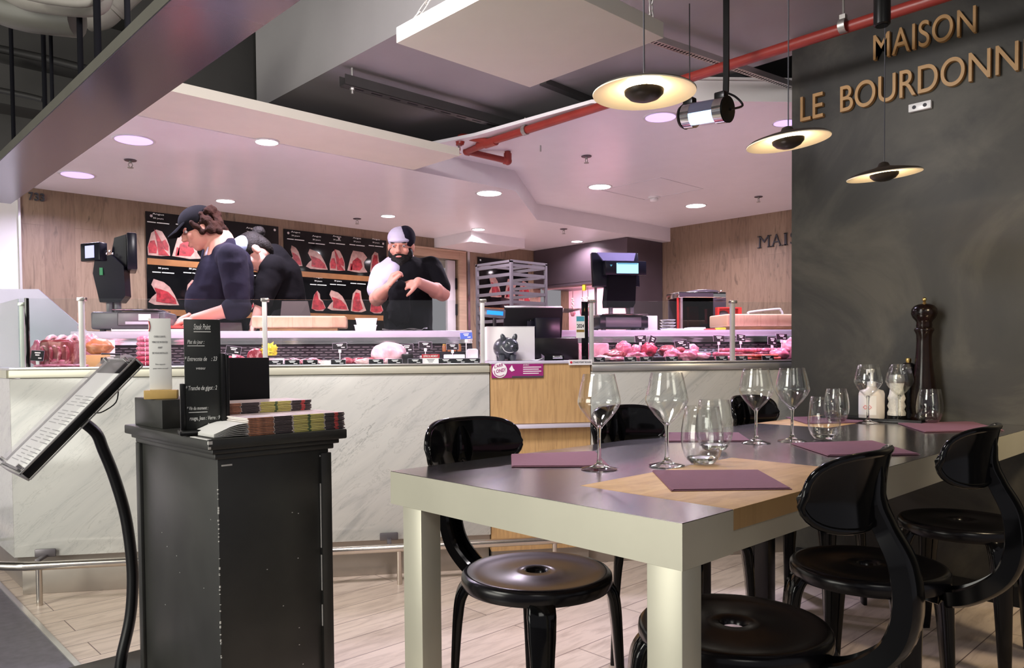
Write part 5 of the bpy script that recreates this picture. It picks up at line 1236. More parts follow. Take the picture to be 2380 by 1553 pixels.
for px, w_, h_, st, ti, lab in ((1489, 27, 15, .105, -2, 'raised price tag above the round joints'), (1516, 16, 22, .085, 24, 'steeply tilted price tag beside the flat-faced joint'), (1583, 30, 16, .075, -8, 'rear one of the twin price tags over the pale knuckle'), (1589, 28, 15, .066, 3, 'front one of the twin price tags over the pale knuckle'), (1671, 27, 14, .105, 2, 'raised price tag left of the lavender post'), (1722, 22, 15, .108, 6, 'raised price tag right of the lavender post'), (1795, 22, 18, .085, 8, 'tilted price tag above the thin red sausages'), (1817, 27, 13, .115, 2, 'raised price tag at the dark pillar edge')): tagcard(px, .36, ZD, w_, h_, lab, st, ti)

# ================================================================== on the white work shelf
ZS = 1.1985
def onshelf(px, t_): return ct(pc(px, 770, t_)[0], t_, ZS)
a, b = onshelf(585, .80), onshelf(805, .80); L = (b - a).length
t = thing('butcher_block', 'thick end-grain butcher block on the white shelf in front of the bending worker', 'cutting block', a, TH)
part(MB().b2((.0, .0, .022), (L, .25, .088), .010), 'block', 'board_end_grain', t, ang=50)
part(MB().b2((.04, .02, 0), (L - .05, .23, .022), .002), 'under_frame', 'rough_wood', t)
a, b = onshelf(1690, .72), ct(4.35, .72, ZS); L = (b - a).length
t = thing('butcher_block', 'pink-lit butcher block on the shelf beside the dark pillar', 'cutting block', a, TH)
part(MB().b2((0, 0, .022), (L, .26, .098), .010), 'block', 'board_end_grain', t, ang=50); part(MB().b2((.04, .02, 0), (L - .05, .24, .022), .002), 'under_frame', 'rough_wood', t)
for i, (px, w_, z) in enumerate(((850, .125, 0), (852, .12, .038))):
    t = thing('food_container', ['lower white plastic container right of the butcher block', 'upper white plastic container right of the butcher block'][i], 'container', onshelf(px, .86) + V((0, 0, z)), TH)
    part(MB().prism([(-w_ / 2 * .9, -.05, 0), (w_ / 2 * .9, -.05, 0), (w_ / 2, -.056, .034), (-w_ / 2, -.056, .034)], (0, .11, 0)), 'tub', 'plastic_white', t); part(MB().b2((-w_ / 2 - .003, -.06, .033), (w_ / 2 + .003, .06, .0375), .002), 'lid', 'plastic_white', t)
m = MB()
for j in range(3):
    rs = []
    for i in range(17):
        u = i / 16; rs.append([V((u * .26, y, .002 + j * .004 + .010 * max(0, math.sin(u * 9 + j)) * (.5 + 3 * abs(y)) + (.012 * (u > .9)))) for y in (-.05, 0, .05)])
    m.rings(rs, wrap=False, caps=False)
solo(m, 'wrapping_paper', 'paper_white', 'crumpled sheets of white wrapping paper before the bearded man', 'paper', onshelf(888, .84), TH, ang=80)
# scale at the left
def scale_thing(px, label, body_w, mirror, headpx, t_=.835):
    P = onshelf(px, t_); t = thing('weighing_scale', label, 'scale', P, TH); return t
t = scale_thing(318, 'dark grey shop scale with two screens, left end of the counter', .3, 1, None)
k = depth(t.location) / F_PX
part(MB().b2((-82 * k, -.12, .012), (76 * k, .13, .105), .012), 'scale_body', 'scale_grey', t)
for x in (-66, 60): part(MB().b2((x * k, -.10, 0), ((x + 10) * k, -.07, .013), .002).b2((x * k, .08, 0), ((x + 10) * k, .11, .013), .002), 'foot', 'satin_black', t)
part(MB().b2((-25 * k, -.125, .03), (64 * k, -.118, .10), .006), 'front_plate', 'hood_steel', t)
part(MB().b2((-36 * k, -.13, .112), (62 * k, .13, .120), .004), 'weighing_plate', 'chrome', t)
part(MB().b2((20 * k, -.130, .058), (46 * k, -.126, .092)), 'data_label', 'plastic_white', t); part(MB().b2((-8 * k, -.130, .038), (46 * k, -.126, .052)), 'printer_slot', 'shelf_white', t)
xp = -68 * k
part(MB().b2((xp - .010, .05, .10), (xp + .020, .10, .17), .004).b2((xp + .028, .06, .10), (xp + .055, .10, .17), .004), 'pole', 'scale_grey', t)
m = MB().prism([(xp - .035, .03, .165), (xp + .07, .03, .165), (xp + .10, .02, .20), (xp + .10, .0, .36), (xp + .04, -.01, .42), (xp - .045, .0, .40), (xp - .06, .01, .32)], (0, .10, 0)); part(m, 'neck', 'scale_black', t)
part(MB().b2((xp - .022, -.002, .31), (xp - .006, .009, .35)), 'green_sticker', 'green_mark', t)
rt = Matrix.Rotation(R(-34), 3, 'Z')
part(MB().box((xp - .055, .02, .435), (.15, .05, .098), 0, .005, rot=rt), 'customer_screen', 'scale_black', t)
s_ = part(MB().box(V((xp - .055, .02, .435)) + rt @ V((.0, -.0262, 0)), (.070, .002, .066), 0, 0, rot=rt), 'screen', 'screen_lilac', t)
rt = Matrix.Rotation(R(28), 3, 'Z') @ Matrix.Rotation(R(8), 3, 'X')
part(MB().box((xp + .115, .09, .44), (.05, .235, .20), 0, .008, rot=Matrix.Rotation(R(18), 3, 'Z')), 'operator_screen', 'scale_black', t)
m = MB(); m.prism([(xp + .01, .05, .36), (xp + .10, .05, .33), (xp + .10, .05, .54), (xp + .04, .05, .52)], (0, .06, 0)); part(m, 'screen_back', 'scale_black', t)
m = MB(); [m.ball((xp + .015 + .016 * i, -.004, .425 + .012 * (i % 2)), .007) for i in range(3)]; part(m, 'cable_knob', 'chrome', t)
# tall scale in the middle
t = scale_thing(1440, 'tall shop scale with a bright blue-green customer screen above the till side counter', .3, 1, None)
k = depth(t.location) / F_PX
part(MB().b2((-60 * k, -.11, .012), (56 * k, .12, .085), .010), 'scale_body', 'scale_black', t)
for x in (-52, 40): part(MB().b2((x * k, -.09, 0), ((x + 9) * k, -.06, .013), .002).b2((x * k, .07, 0), ((x + 9) * k, .10, .013), .002), 'foot', 'satin_black', t)
part(MB().b2((-46 * k, -.114, .02), (38 * k, -.108, .078), .003), 'front_plate', 'scale_grey', t); part(MB().b2((-56 * k, -.12, .090), (54 * k, .12, .098), .004), 'weighing_plate', 'chrome', t)
part(MB().b2((-20 * k, .03, .085), (-12 * k, .06, .15), .002).b2((30 * k, .03, .085), (39 * k, .06, .15), .002), 'pole', 'scale_grey', t)
m = MB().prism([(-28 * k, .02, .145), (36 * k, .02, .145), (40 * k, .01, .17), (42 * k, .0, .36), (-24 * k, .0, .36), (-30 * k, .01, .18)], (0, .09, 0)); part(m, 'neck', 'cloth_matte', t)
rt = Matrix.Rotation(R(-9), 3, 'X')
part(MB().box((-3 * k, .06, .375), (114 * k, .035, .215), 0, .006, rot=rt), 'operator_screen', 'scale_black', t)
part(MB().prism([(-50 * k, .03, .478), (44 * k, .03, .478), (34 * k, -.01, .425), (-40 * k, -.01, .425)], (0, .012, -.002)), 'sloped_cover', 'lilac_plastic', t)
part(MB().b2((-38 * k, -.045, .335), (60 * k, .015, .42), .005), 'customer_screen', 'scale_black', t)
part(MB().b2((-12 * k, -.047, .345), (40 * k, -.0445, .407)), 'screen', 'screen_blue', t)
m = MB().prism([(-28 * k, -.047, .396), (-22 * k, -.047, .396), (-25 * k, -.047, .384)], (0, .001, 0)); [m.b2((-10 * k, -.0478, .40), (38 * k, -.047, .4055)) for _ in (0,)]; part(m, 'emblem', 'sticker_blue', t)
# items between scale and pillar
t = solo(MB().b2((-.028, -.04, 0), (.034, .04, .095), .003), 'paper_bag', 'plastic_cream', 'upright cream paper bag behind the tall scale', 'bag', onshelf(1511, .92), TH)
for i in range(4): solo(MB().lathe([(.0001, 0), (.03, 0), (.05, .016), (.052, .018), (.048, .018), (.028, .004), (.0001, .004)], n=24, closed=True), 'steel_bowl', 'alu', ['lowest', 'second', 'third', 'topmost'][i] + ' of the nested metal bowls behind the cream bag', 'bowl', onshelf(1552, .92) + V((0, 0, .0178 * i)), TH, 'nested metal bowls')
t = thing('shallow_tray', 'stack of white trays lying on the lilac shelf edge', 'tray', onshelf(1590, .80), TH)
part(MB().b2((-.13, -.06, 0), (.12, .06, .010), .003).b2((.02, -.05, .0105), (.12, .05, .018), .003), 'tray_body', 'plastic_white', t)
solo(MB().b2((-.03, -.03, 0), (.03, .03, .008), .002), 'red_scraper', 'plastic_red', 'flat red scraper beside the yellow one', 'scraper', onshelf(1648, .73), TH)
solo(MB().b2((-.025, -.03, 0), (.025, .03, .014), .005), 'yellow_scraper', 'plastic_yellow', 'small yellow scraper left of the pink-lit block', 'scraper', onshelf(1674, .73), TH)
# glass cabinet for knives (steriliser)
t = thing('knife_cabinet', 'tall smoked-glass knife cabinet with a bright metal top', 'cabinet', ct(pc(1577, 760, 1.25)[0], 1.25, 1.10), TH)
k = depth(ct(3.3, 1.3, 1.2)) / F_PX
part(MB().b2((0, 0, .335), (118 * k, .22, .375), .004), 'top_frame', 'chrome', t); part(MB().b2((.004, -.002, .341), (86 * k, 0, .368)), 'top_panel', 'hood_steel', t)
part(MB().b2((.0, .02, 0), (.012, .03, .335)), 'red_edge', 'plastic_red', t); part(MB().b2((.016, .0, 0), (.030, .02, .335)), 'side_frame', 'alu', t)
part(MB().b2((.03, .002, .03), (86 * k, .008, .335)), 'smoked_door', 'smoked_pane', t)
part(MB().b2((.012, .20, 0), (118 * k, .22, .335)).b2((86 * k, .0, 0), (118 * k, .20, .335)), 'housing', 'hood_steel', t)
part(MB().b2((0, 0, 0), (118 * k, .22, .03), .003), 'base', 'satin_black', t)
m = MB(); fit_text(m, 'FRIGERE', (.07, -.001, .07), XR, UP, .11, .018, .0004); part(m, 'lettering', 'orange_mark', t)
part(MB().b2((.10, .06, .09), (.17, .10, .28)).b2((.045, .08, .10), (.085, .10, .26)), 'knife_block', 'sign_red', t)
part(MB().cyl((92 * k, -.01, .33), (110 * k, -.01, .335), .003).ball((104 * k, -.01, .38), .007), 'latch', 'chrome', t)
part(MB().lathe([(.0001, .375), (.11, .375), (.115, .38), (.10, .392), (.06, .398), (.0001, .398)], n=32, closed=True, c=(80 * k, .13, 0)), 'round_lid', 'hood_steel', t)
solo(MB().b2((-.005, -.01, 0), (118 * k + .01, .24, .93)), 'cabinet_stand', 'hood_steel', 'steel base cabinet under the knife cabinet', 'cabinet', t.location - V((0, 0, .932)) , TH)
# red first-aid style case on the wall side, white tube handle
t = thing('red_case', 'bright red plastic case with an oval opening beside the knife cabinet', 'case', ct(pc(1668, 730, 1.15)[0], 1.15, 1.262), TH)
k = depth(t.location) / F_PX; W3, H3 = 60 * k, 36 * k
o = []; ov = []
m = MB(); m.b2((0, 0, 0), (W3, .04, .010), .002).b2((0, 0, H3 - .010), (W3, .04, H3), .002).b2((0, 0, .008), (.012, .04, H3 - .008)).b2((W3 * .55, 0, .008), (W3 * .72, .04, H3 - .008)).b2((W3 * .86, 0, .008), (W3, .04, H3 - .008)).b2((.0, .03, 0), (W3, .04, H3))
part(m, 'case_body', 'plastic_red', t); part(MB().ball((W3 * .3, .022, H3 / 2), (W3 * .22, .01, H3 * .3)), 'inner_bottle', 'rack_grey', t)
solo(MB().b2((-.02, -.02, 0), (W3 + .08, .08, 1.26)), 'steel_bench', 'hood_steel', 'steel bench carrying the red case behind the pillar-side block', 'bench', t.location - V((0, 0, 1.2625)), TH)
t = thing('tube_handle', 'white bent tube handle rising above the pink-lit block', 'handle', ct(pc(1738, 735, 1.06)[0], 1.06, 1.198), TH); k = depth(t.location) / F_PX
part(MB().tube([(0, 0, .0), (0, 0, .08), (.004, 0, .115), (.02, 0, .13), (74 * k, 0, .150), (82 * k, 0, .142), (87 * k, 0, .12), (88 * k, 0, .06), (88 * k, 0, .0)], .0075, n=12, sub=4), 'tube', 'plastic_white', t)
part(MB().tube([(60 * k, 0, .10), (52 * k, .0, .08), (60 * k, 0, .062), (84 * k, 0, .05), (78 * k, 0, .09), (84 * k, 0, .115)], .0018, n=6, sub=5), 'cord_loop', 'plastic_white', t)
# curved glass case and trays behind the till side
t = thing('curved_glass_case', 'slanted-glass refrigerated case behind the till with a pale frame', 'display case', ct(pc(1292, 780, .80)[0], .80, 1.199 - .05), TH); k = depth(t.location) / F_PX
t.location = t.location
part(MB().b2((0, 0, 0), (78 * k, .5, .04), .003), 'case_base', 'shelf_white', t)
part(MB().prism([(0, .0, .04), (.006, .0, .04), (.048, .12, .19), (.042, .12, .19)], (0, .006, .0)).b2((.042, .12, .185), (78 * k, .5, .192)), 'glass_front', 'pane_side', t)
part(MB().prism([(0, 0, .04), (.012, 0, .04), (.05, .0, .185), (.040, .0, .185)], (0, .012, 0)), 'edge_profile', 'cream_paint', t)
solo(MB().b2((0, 0, 0), (.17, .10, .10), .01), 'wrapped_goods', 'veal', 'pinkish wrapped goods in the corner between till and glass case', 'goods', at(1345, .30), TH)
t = thing('cutting_tray', 'white plastic tray with a red cutting board in front of the curly-haired man', 'tray', onshelf(258, .72), TH); k = depth(t.location) / F_PX
part(MB().b2((0, 0, 0), (210 * k, .30, .012), .003).b2((0, .0, .012), (.004, .30, .05)).b2((0, .295, .012), (100 * k, .30, .06)), 'tray_body', 'plastic_white', t)
part(MB().box((150 * k, .15, .025), (105 * k, .22, .014), R(-3), .003), 'red_board', 'plastic_red', t)
"""rack"""
# ================================================================== tray rack, hood and lit niche
F = PD(1188, 606, 6.2)
t = thing('tray_rack', 'tall grey tray rack standing before the back wall near the extractor hood', 'rack', (F.x, F.y, 0))
Wx, Wy, Hh = .40, .42, F.z
for x in (0, Wx):
    for y in (0, Wy): part(MB().b2((x - .011, y - .011, 0), (x + .011, y + .011, Hh)), 'upright', 'rack_grey', t)
for k in range(16):
    z = Hh - .02 - k * .075
    part(MB().b2((.011, -.006, z - .026), (Wx - .011, .004, z), .0).b2((-.006, .011, z - .026), (.004, Wy - .011, z)).b2((Wx - .004, .011, z - .026), (Wx + .006, Wy - .011, z)), 'runner', 'rack_grey', t)
part(MB().b2((-.011, -.011, Hh - .012), (Wx + .011, .011, Hh + .008)).b2((-.011, Wy - .011, Hh - .012), (Wx + .011, Wy + .011, Hh + .008)).b2((-.011, 0, Hh - .012), (.011, Wy, Hh + .008)).b2((Wx - .011, 0, Hh - .012), (Wx + .011, Wy, Hh + .008)), 'top_frame', 'rack_grey', t)
t = thing('extractor_hood', 'dark steel extractor hood in the corner beside the long wood wall', 'hood', (6.48, 5.05, 0))
part(MB().b2((0, .02, 1.87), (.02, 1.39, 2.298)).b2((0, .02, 1.85), (.62, 1.39, 1.875)).b2((-.006, .02, 1.845), (.0, 1.39, 1.87)), 'hood_body', 'hood_steel', t)
part(MB().b2((0, 0, 0), (.63, .02, 2.298)), 'side_panel', 'hood_steel', t)
part(MB().b2((.10, .05, 1.835), (.16, 1.35, 1.849)), 'strip_lamp', 'tile_lit', t)
struct(MB().b2((7.09, 5.07, 0), (7.118, 6.44, 1.85)), 'wall_niche', 'tile_lit')
l = area('hood_lamp', (6.72, 5.75, 1.83), (6.95, 5.75, 1.2), 1.1, 14, (1.0, .62, .74), .12)
t = thing('steel_worktop', 'steel worktop under the extractor hood', 'worktop', (6.5, 5.08, 0)); part(MB().b2((0, 0, 1.20), (.58, 1.34, 1.24), .004).b2((.02, .02, 0), (.56, 1.32, 1.2)), 'worktop_body', 'hood_steel', t)
for i, y in enumerate((5.95, 5.80, 5.72, 5.15)):
    t = thing('meat_hook', ['hanging hook with twine nearest the tray rack', 'second hanging hook with twine', 'third hanging hook close to the second', 'single hook near the tall scale neck'][i], 'hook', (6.62, y, 1.845), 0, 'hooks hanging from the extractor hood')
    part(MB().cyl((0, 0, 0), (0, 0, -.13), .004, n=6), 'hook_rod', 'chrome', t)
    m = MB(); [m.ball((0, .006 * (-1) ** j, -.14 - .022 * j), .011, u=8, v=6) for j in range(6)]; part(m, 'twisted_end', 'chrome', t)
    part(MB().ball((0, 0, -.30), (.03, .03, .04), nz=.3), 'meat_scrap', 'pork', t)
solo(MB().b2((-.01, -.01, 0), (.01, .01, .615)), 'steel_post', 'rack_grey', 'thin upright steel post under the hood', 'post', (6.52, 5.52, 1.235))
solo(MB().b2((-.012, -.02, 0), (.012, .02, .07), .002), 'green_tag', 'plastic_yellow', 'small yellow-green tag under the hood edge', 'tag', (6.49, 5.66, 1.774))
for i in range(5): blob_ = solo(MB().ball((0, 0, .045), (.05, .05, .045), nz=.2, seed=i), 'roast_chicken', 'smoked' if i == 1 else 'pork', ['pale roast nearest the rack in the lit niche', 'golden roast in the lit niche', 'pale roast under the steel post', 'pale roast under the third hook', 'pale roast behind the tall scale'][i], 'roast', (6.70, 5.25 + .22 * i, 1.2405), ang=70)
# ================================================================== black host stand
SX0, SX1, SY0, SY1, SZ = .749, 1.140, 1.877, 2.524, .850
t = thing('host_stand', 'black painted host stand with chipped edges and a moulded top', 'stand', (SX0, SY0, 0))
W_, D2 = SX1 - SX0, SY1 - SY0
part(MB().b2((.036, .036, 0), (W_ - .040, D2 - .02, .800), .0015), 'body', 'stand_black', t)
part(MB().b2((0, 0, SZ - .027), (W_, D2, SZ), .004), 'top_board', 'stand_black', t)
part(MB().b2((.016, .016, SZ - .040), (W_ - .016, D2 - .012, SZ - .027), .003).b2((.026, .026, SZ - .055), (W_ - .028, D2 - .02, SZ - .040), .003), 'moulding', 'stand_black', t)
part(MB().b2((W_ - .068, .026, 0), (W_ - .036, .040, .785), .002).b2((.026, D2 - .05, 0), (.040, D2 - .018, .795), .002), 'corner_strip', 'stand_black', t)
ch = MB(); rnd = random.Random(4)
for k in range(46):
    z = rnd.uniform(.05, .72); ch.box((.0355 + rnd.uniform(0, .0015), .0355, z), (.0028, .0028, rnd.uniform(.001, .006)))
for k in range(20):
    z = rnd.uniform(.05, .78); ch.box((.0395, D2 - .0505, z), (.002, .002, rnd.uniform(.002, .012)))
ch.b2((-.0006, .0006, SZ - .024), (.006, -.0006, SZ - .018)).b2((-.0006, -.0006, SZ - .012), (.010, .004, SZ - .004)).b2((-.001, .004, SZ - .001), (.010, .115, SZ + .0004))
ch.box((.060, .0355, SZ - .072), (.028, .001, .004))
for z0, z1 in ((.775, .779), (.52, .70), (.40, .50), (.30, .36), (.05, .16)): ch.b2((W_ - .0695, .030, z0), (W_ - .0675, .034, z1))
for k in range(9): ch.box((rnd.uniform(.06, .28), .0355, rnd.uniform(.2, .75)), (.003, .0008, .002))
for k in range(7): ch.box((.0357, rnd.uniform(.08, .5), rnd.uniform(.3, .7)), (.0008, .002, .002))
part(ch, 'paint_chip', 'paint_chip', t)
def onS(x, y, z=SZ): return pz(x, y, z)
# two black boxes
a = V((.775, 2.27, SZ)); 
t = thing('riser_box', 'low matt black box on the host stand carrying the acrylic sign', 'box', a)
b_ = onS(404, 998); part(MB().b2((0, 0, 0), (.125, .235, .083), .002), 'box_body', 'stand_black', t)
t = thing('riser_box', 'tall matt black box behind the chalkboard on the host stand', 'box', (.908, 2.22, SZ))
part(MB().b2((0, 0, 0), (.17, .20, .202), .002), 'box_body', 'matte_black', t)
# acrylic sign on a bamboo foot
sp_ = V((.800, 2.335, SZ + .083))
t = thing('table_sign', 'upright white acrylic sign in a small bamboo block', 'sign', sp_, R(-28))
part(MB().b2((-.048, -.018, 0), (.042, .018, .027), .003), 'foot', 'bamboo', t)
part(MB().b2((-.034, -.0025, .0272), (.026, .0025, .236), .001), 'sign_sheet', 'paper_white', t)
m = MB()
for k, tx in enumerate(('CHERS CLIENTS,', 'MERCI DE PATIENTER', 'AVANT', 'DE VOUS INSTALLER')):
    w_ = (.032, .042, .012, .042)[k]; fit_text(m, tx, (-.004 - w_ / 2, -.003, .180 - .016 * k), XR, UP, w_, .0055, .0002)
fit_text(m, 'Bon appetit', (-.017, -.003, .100), XR, UP, .026, .004, .0002); fit_text(m, 'pour votre accueil', (-.024, -.003, .088), XR, UP, .040, .004, .0002)
part(m, 'lettering', 'grey_ink', t)
part(MB().tube([(-.033, -.003, .198), (-.030, -.003, .212), (-.033, -.003, .228)], .0014, n=6, sub=3), 'pink_stroke', 'mag_red', t)
# chalkboard menu
bp = (onS(413, 995) + onS(536, 1008)) / 2
cb = V((.800, 2.035, SZ))
t = thing('chalkboard_menu', 'narrow black chalkboard menu with handwritten specials on the host stand', 'menu board', cb, R(-16))
part(MB().b2((-.062, -.040, 0), (.070, .045, .014), .006), 'base', 'satin_black', t)
part(MB().b2((-.044, -.004, .014), (.046, .004, .304), .0015), 'board', 'chalkboard', t)
part(MB().b2((.044, -.014, .012), (.056, .018, .214), .002).b2((.056, -.008, .012), (.066, .016, .211), .002), 'side_post', 'satin_black', t)
part(MB().b2((-.056, -.010, .012), (-.044, .012, .135), .002), 'side_post', 'satin_black', t)
m = MB()
def ch_(tx, x, z, w_, h_): fit_text(m, tx, (x, -.0046, z * 1.13), XR, UP, w_ * 1.04, h_ * 1.25, .0003, bold=.012, shear=.25)
ch_('Steak Point', -.020, .245, .040, .012); m.b2((-.020, -.005, .270), (.022, -.0044, .2725))
ch_('Plat du jour :', -.036, .212, .040, .008); m.b2((-.036, -.005, .233), (.006, -.0044, .235))
ch_('* Entrecote de', -.043, .172, .052, .009); ch_(': 23', .022, .172, .014, .009); ch_('veau', -.016, .152, .022, .006)
ch_('* Tranche de gigot : 2', -.042, .104, .074, .009)
ch_('* Vin du moment :', -.040, .058, .050, .007); m.b2((-.036, -.005, .058), (.010, -.0044, .060))
ch_('rouge, Jean : Verre : 9', -.034, .034, .072, .008); ch_('Bouteille : 3', .010, .018, .030, .007)
part(m, 'handwriting', 'chalk', t)
# magazines: two stacks, each magazine a thing
def magazine_proto():
    t = thing('magazine', 'magazine', 'magazine', (0, 0, 0))
    T_ = .0042; W3, H3 = .285, .150; q_ = W3 / .215
    m = MB(); m.b2((0, 0, 0), (W3, H3, T_ * .80), .0008); part(m, 'pages', 'mag_light', t)
    c = MB(); c.b2((0, -.0006, T_ * .78), (W3, H3, T_ * .86)); part(c, 'cover', 'mag_cover', t)
    def band(x0, x1, mt): part(MB().b2((x0 * q_, -.0012, T_ * .10), (x1 * q_, .004, T_ * .78), .0004), 'spine_band', mt, t)
    band(.0, .052, 'mag_brown'); band(.054, .092, 'mag_dark'); band(.096, .128, 'mag_yellow'); band(.128, .134, 'mag_green'); band(.134, .165, 'mag_yellow'); band(.168, .190, 'mag_dark'); band(.190, .199, 'mag_red'); band(.199, .214, 'mag_dark')
    return t
A = onS(583, 1013); ang0 = R(-1)
mp = None; rnd = random.Random(2)
for st, (lx, ly, n_, rz_, nm) in enumerate(((.856, 1.885, 11, R(1.5), 'near'), (.836, 2.042, 18, R(.5), 'rear'))):
    for k in range(n_):
        lab = f'{ORD[k]} magazine from the bottom of the {nm} pile on the host stand'
        L = V((lx + rnd.uniform(-.002, .003), ly + rnd.uniform(-.0015, .0015), SZ + .0002 + k * .0043))
        if mp is None: mp = magazine_proto(); mp.location = L; mp['label'] = lab; mp['group'] = 'magazines piled on the host stand'; mp.rotation_euler = (0, 0, rz_)
        else: copy_tree(mp, L, rz_ + rnd.uniform(-.008, .008), lab, 'magazines piled on the host stand')
# fanned loose pages at the end of the near stack
m = MB(); 
for k in range(7):
    z = .003 + k * .005
    rs_ = [[V((x, y0, zz)), V((x, y0 + .13, zz)), V((x, y0 + .13, zz + .0006)), V((x, y0, zz + .0006))] for x, y0, zz in ((.0, .0, z), (-.02, .003, z * .95), (-.04, .008, z * .78), (-.06, .014, z * .5), (-.078, .02, z * .25 + .0003))]
    m.rings(rs_)
solo(m, 'leaflet_fan', 'paper_white', 'white leaflets fanning out between the chalkboard and the near magazine pile', 'leaflets', (.853, 1.888, SZ + .0005), R(1.5))

# ================================================================== menu lectern
P0 = PD(60, 1108, 2.24); P1 = V((P0.x + .318, P0.y, P0.z + .328)); wl = .27
t = thing('menu_lectern', 'slanted menu stand with a glossy cover on a bowed black pole', 'menu stand', (P0.x, P0.y, 0))
e = V((P1.x - P0.x, 0, P1.z - P0.z)); L = e.length; e.normalize(); up_ = V((-e.z, 0, e.x))
Mx = Matrix((e, V((0, 1, 0)), up_)).transposed(); o0 = V((0, 0, P0.z))
def lb(m, lo, hi, bev=0): 
    lo, hi = V(lo), V(hi); return m.box(o0 + Mx @ ((lo + hi) / 2), hi - lo, 0, bev, rot=Mx)
part(lb(MB(), (0, 0, -.012), (L, wl, .014), .002), 'tray', 'satin_black', t)
m = MB(); lb(m, (-.006, -.006, -.014), (0, wl + .006, .018), .001); lb(m, (L, -.006, -.014), (L + .006, wl + .006, .018), .001); lb(m, (-.006, -.006, .014), (L + .006, 0, .020), .001); lb(m, (-.006, wl, -.014), (L + .006, wl + .006, .020), .001); lb(m, (0, -.006, -.016), (L, -.003, -.012))
part(m, 'frame_edge', 'alu', t)
part(lb(MB(), (.01, .01, .0142), (L - .06, wl - .01, .0158)), 'menu_sheet', 'paper_white', t)
m = MB()
for k in range(22):
    x = .03 + k * .0125
    if k % 6 == 5: continue
    lb(m, (x, .03, .0159), (x + .003, .12, .0162)); lb(m, (x, .15, .0159), (x + .003, .24 - .02 * (k % 3), .0162))
part(m, 'menu_print', 'grey_ink', t)
part(lb(MB(), (0, 0, .030), (L + .005, wl, .0325)), 'clear_cover', 'film', t)
m = MB()
for x, y in ((.012, .012), (.012, wl - .012), (L - .012, .03), (L - .012, wl - .03)): m.cyl(o0 + Mx @ V((x, y, .014)), o0 + Mx @ V((x, y, .038)), .006, n=12)
part(m, 'cover_screw', 'chrome', t)
m = MB(); m.tube([o0 + Mx @ V((L * .78, .0, -.012)), o0 + Mx @ V((L * .70, -.004, -.034)), o0 + Mx @ V((L * .60, -.002, -.026)), o0 + Mx @ V((L * .56, .0, -.012))], .002, n=6, sub=4); part(m, 'cable', 'satin_black', t)
yy = P0.y + .12; pts = [o0 + Mx @ V((L * .50, .12, -.010))]
for x, y in ((222, 1005), (240, 1045), (266, 1110), (292, 1200), (306, 1300), (308, 1370), (302, 1440), (284, 1520)):
    P = pY(x, y, yy); pts.append(P - V((P0.x, P0.y, 0)))
g = pts[-1] + (pts[-1] - pts[-2]) * .55; g2 = V((g.x - .045, g.y, .02)); pts += [g, g2]
part(MB().tube(pts, .0235, n=16, sub=5, sec=[(math.cos(2 * PI * k / 14) * 1.0, math.sin(2 * PI * k / 14) * .75) for k in range(14)]), 'pole', 'satin_black', t)
part(MB().box((g2.x, g2.y, .008), (.34, .32, .016), 0, .004), 'base_plate', 'satin_black', t)
# ================================================================== people
def remesh(m, vox, it=3):
    me = bpy.data.meshes.new('tmp'); bmesh.ops.recalc_face_normals(m.b, faces=m.b.faces[:]); m.b.to_mesh(me); m.b.free()
    ob = bpy.data.objects.new('tmp', me); col.objects.link(ob)
    r = ob.modifiers.new('r', 'REMESH'); r.mode = 'VOXEL'; r.voxel_size = vox; r.use_smooth_shade = True
    s = ob.modifiers.new('s', 'SMOOTH'); s.factor = .5; s.iterations = it
    dg = bpy.context.evaluated_depsgraph_get(); dg.update()
    me2 = bpy.data.meshes.new_from_object(ob.evaluated_get(dg)); bpy.data.objects.remove(ob); bpy.data.meshes.remove(me)
    for p in me2.polygons: p.use_smooth = True
    return me2
def skinpart(m, name, mt, parent, vox=.007, it=3, mats=None):
    me = remesh(m, vox, it); me.name = name
    if 'cloth' in mt and vox > .0085:          # folds in the fabric
        for v in me.vertices:
            p = v.co; f_ = noise.noise(V((p.x * 9, p.y * 9, p.z * 4 + 3 * noise.noise(p * 3)))) ; g_ = 1 - abs(noise.noise(p * 7 + V((9, 2, 5)))) * 3
            v.co = p + v.normal * (.007 * f_ + .006 * max(0, g_))
    if True:
        pass
    me.update(); me.materials.append(MATS[mt]); return link(name, me, parent)
def limb(m, pts, rr, sub=4, n=14): return m.tube(pts, rr, n=n, sub=sub)
def caps(m, pts, rr):
    for p, r in zip(pts, rr): m.ball(p, r, u=14, v=10)
def bone(m, a, b, ra, rb): m.cyl(a, b, ra, rb, n=16); m.ball(a, ra, u=16, v=12); m.ball(b, rb, u=16, v=12); return m
def chain(m, pts, rr):
    for i in range(len(pts) - 1): bone(m, pts[i], pts[i + 1], rr[i], rr[i + 1])
    return m
def head(m, c, f, u, s=1.0):
    """skull with face; f = looking direction, u = crown direction"""
    f = V(f).normalized(); r = V(f).cross(V(u)).normalized(); u = r.cross(f).normalized()
    M = Matrix((r, f, u)).transposed(); c = V(c)
    g = lambda x, y, z: c + M @ (V((x, y, z)) * s)
    def el(p, rad, **k): m.ball(g(*p), [q * s for q in rad], M=M, u=24, v=16, **k)
    el((0, -.010, .035), (.076, .094, .086)); el((0, .018, -.035), (.060, .070, .070)); el((0, .050, -.085), (.030, .026, .022))
    el((0, .070, .020), (.058, .022, .012)); el((0, .094, -.012), (.011, .018, .024)); el((0, .106, -.026), (.014, .013, .011))
    el((0, .084, -.058), (.024, .012, .008)); el((0, .083, -.068), (.022, .012, .008))
    for sx in (-1, 1):
        el((sx * .038, .062, -.025), (.024, .020, .022)); el((sx * .078, -.008, -.005), (.010, .020, .032)); el((sx * .012, .098, -.030), (.008, .009, .007))
    return g, M
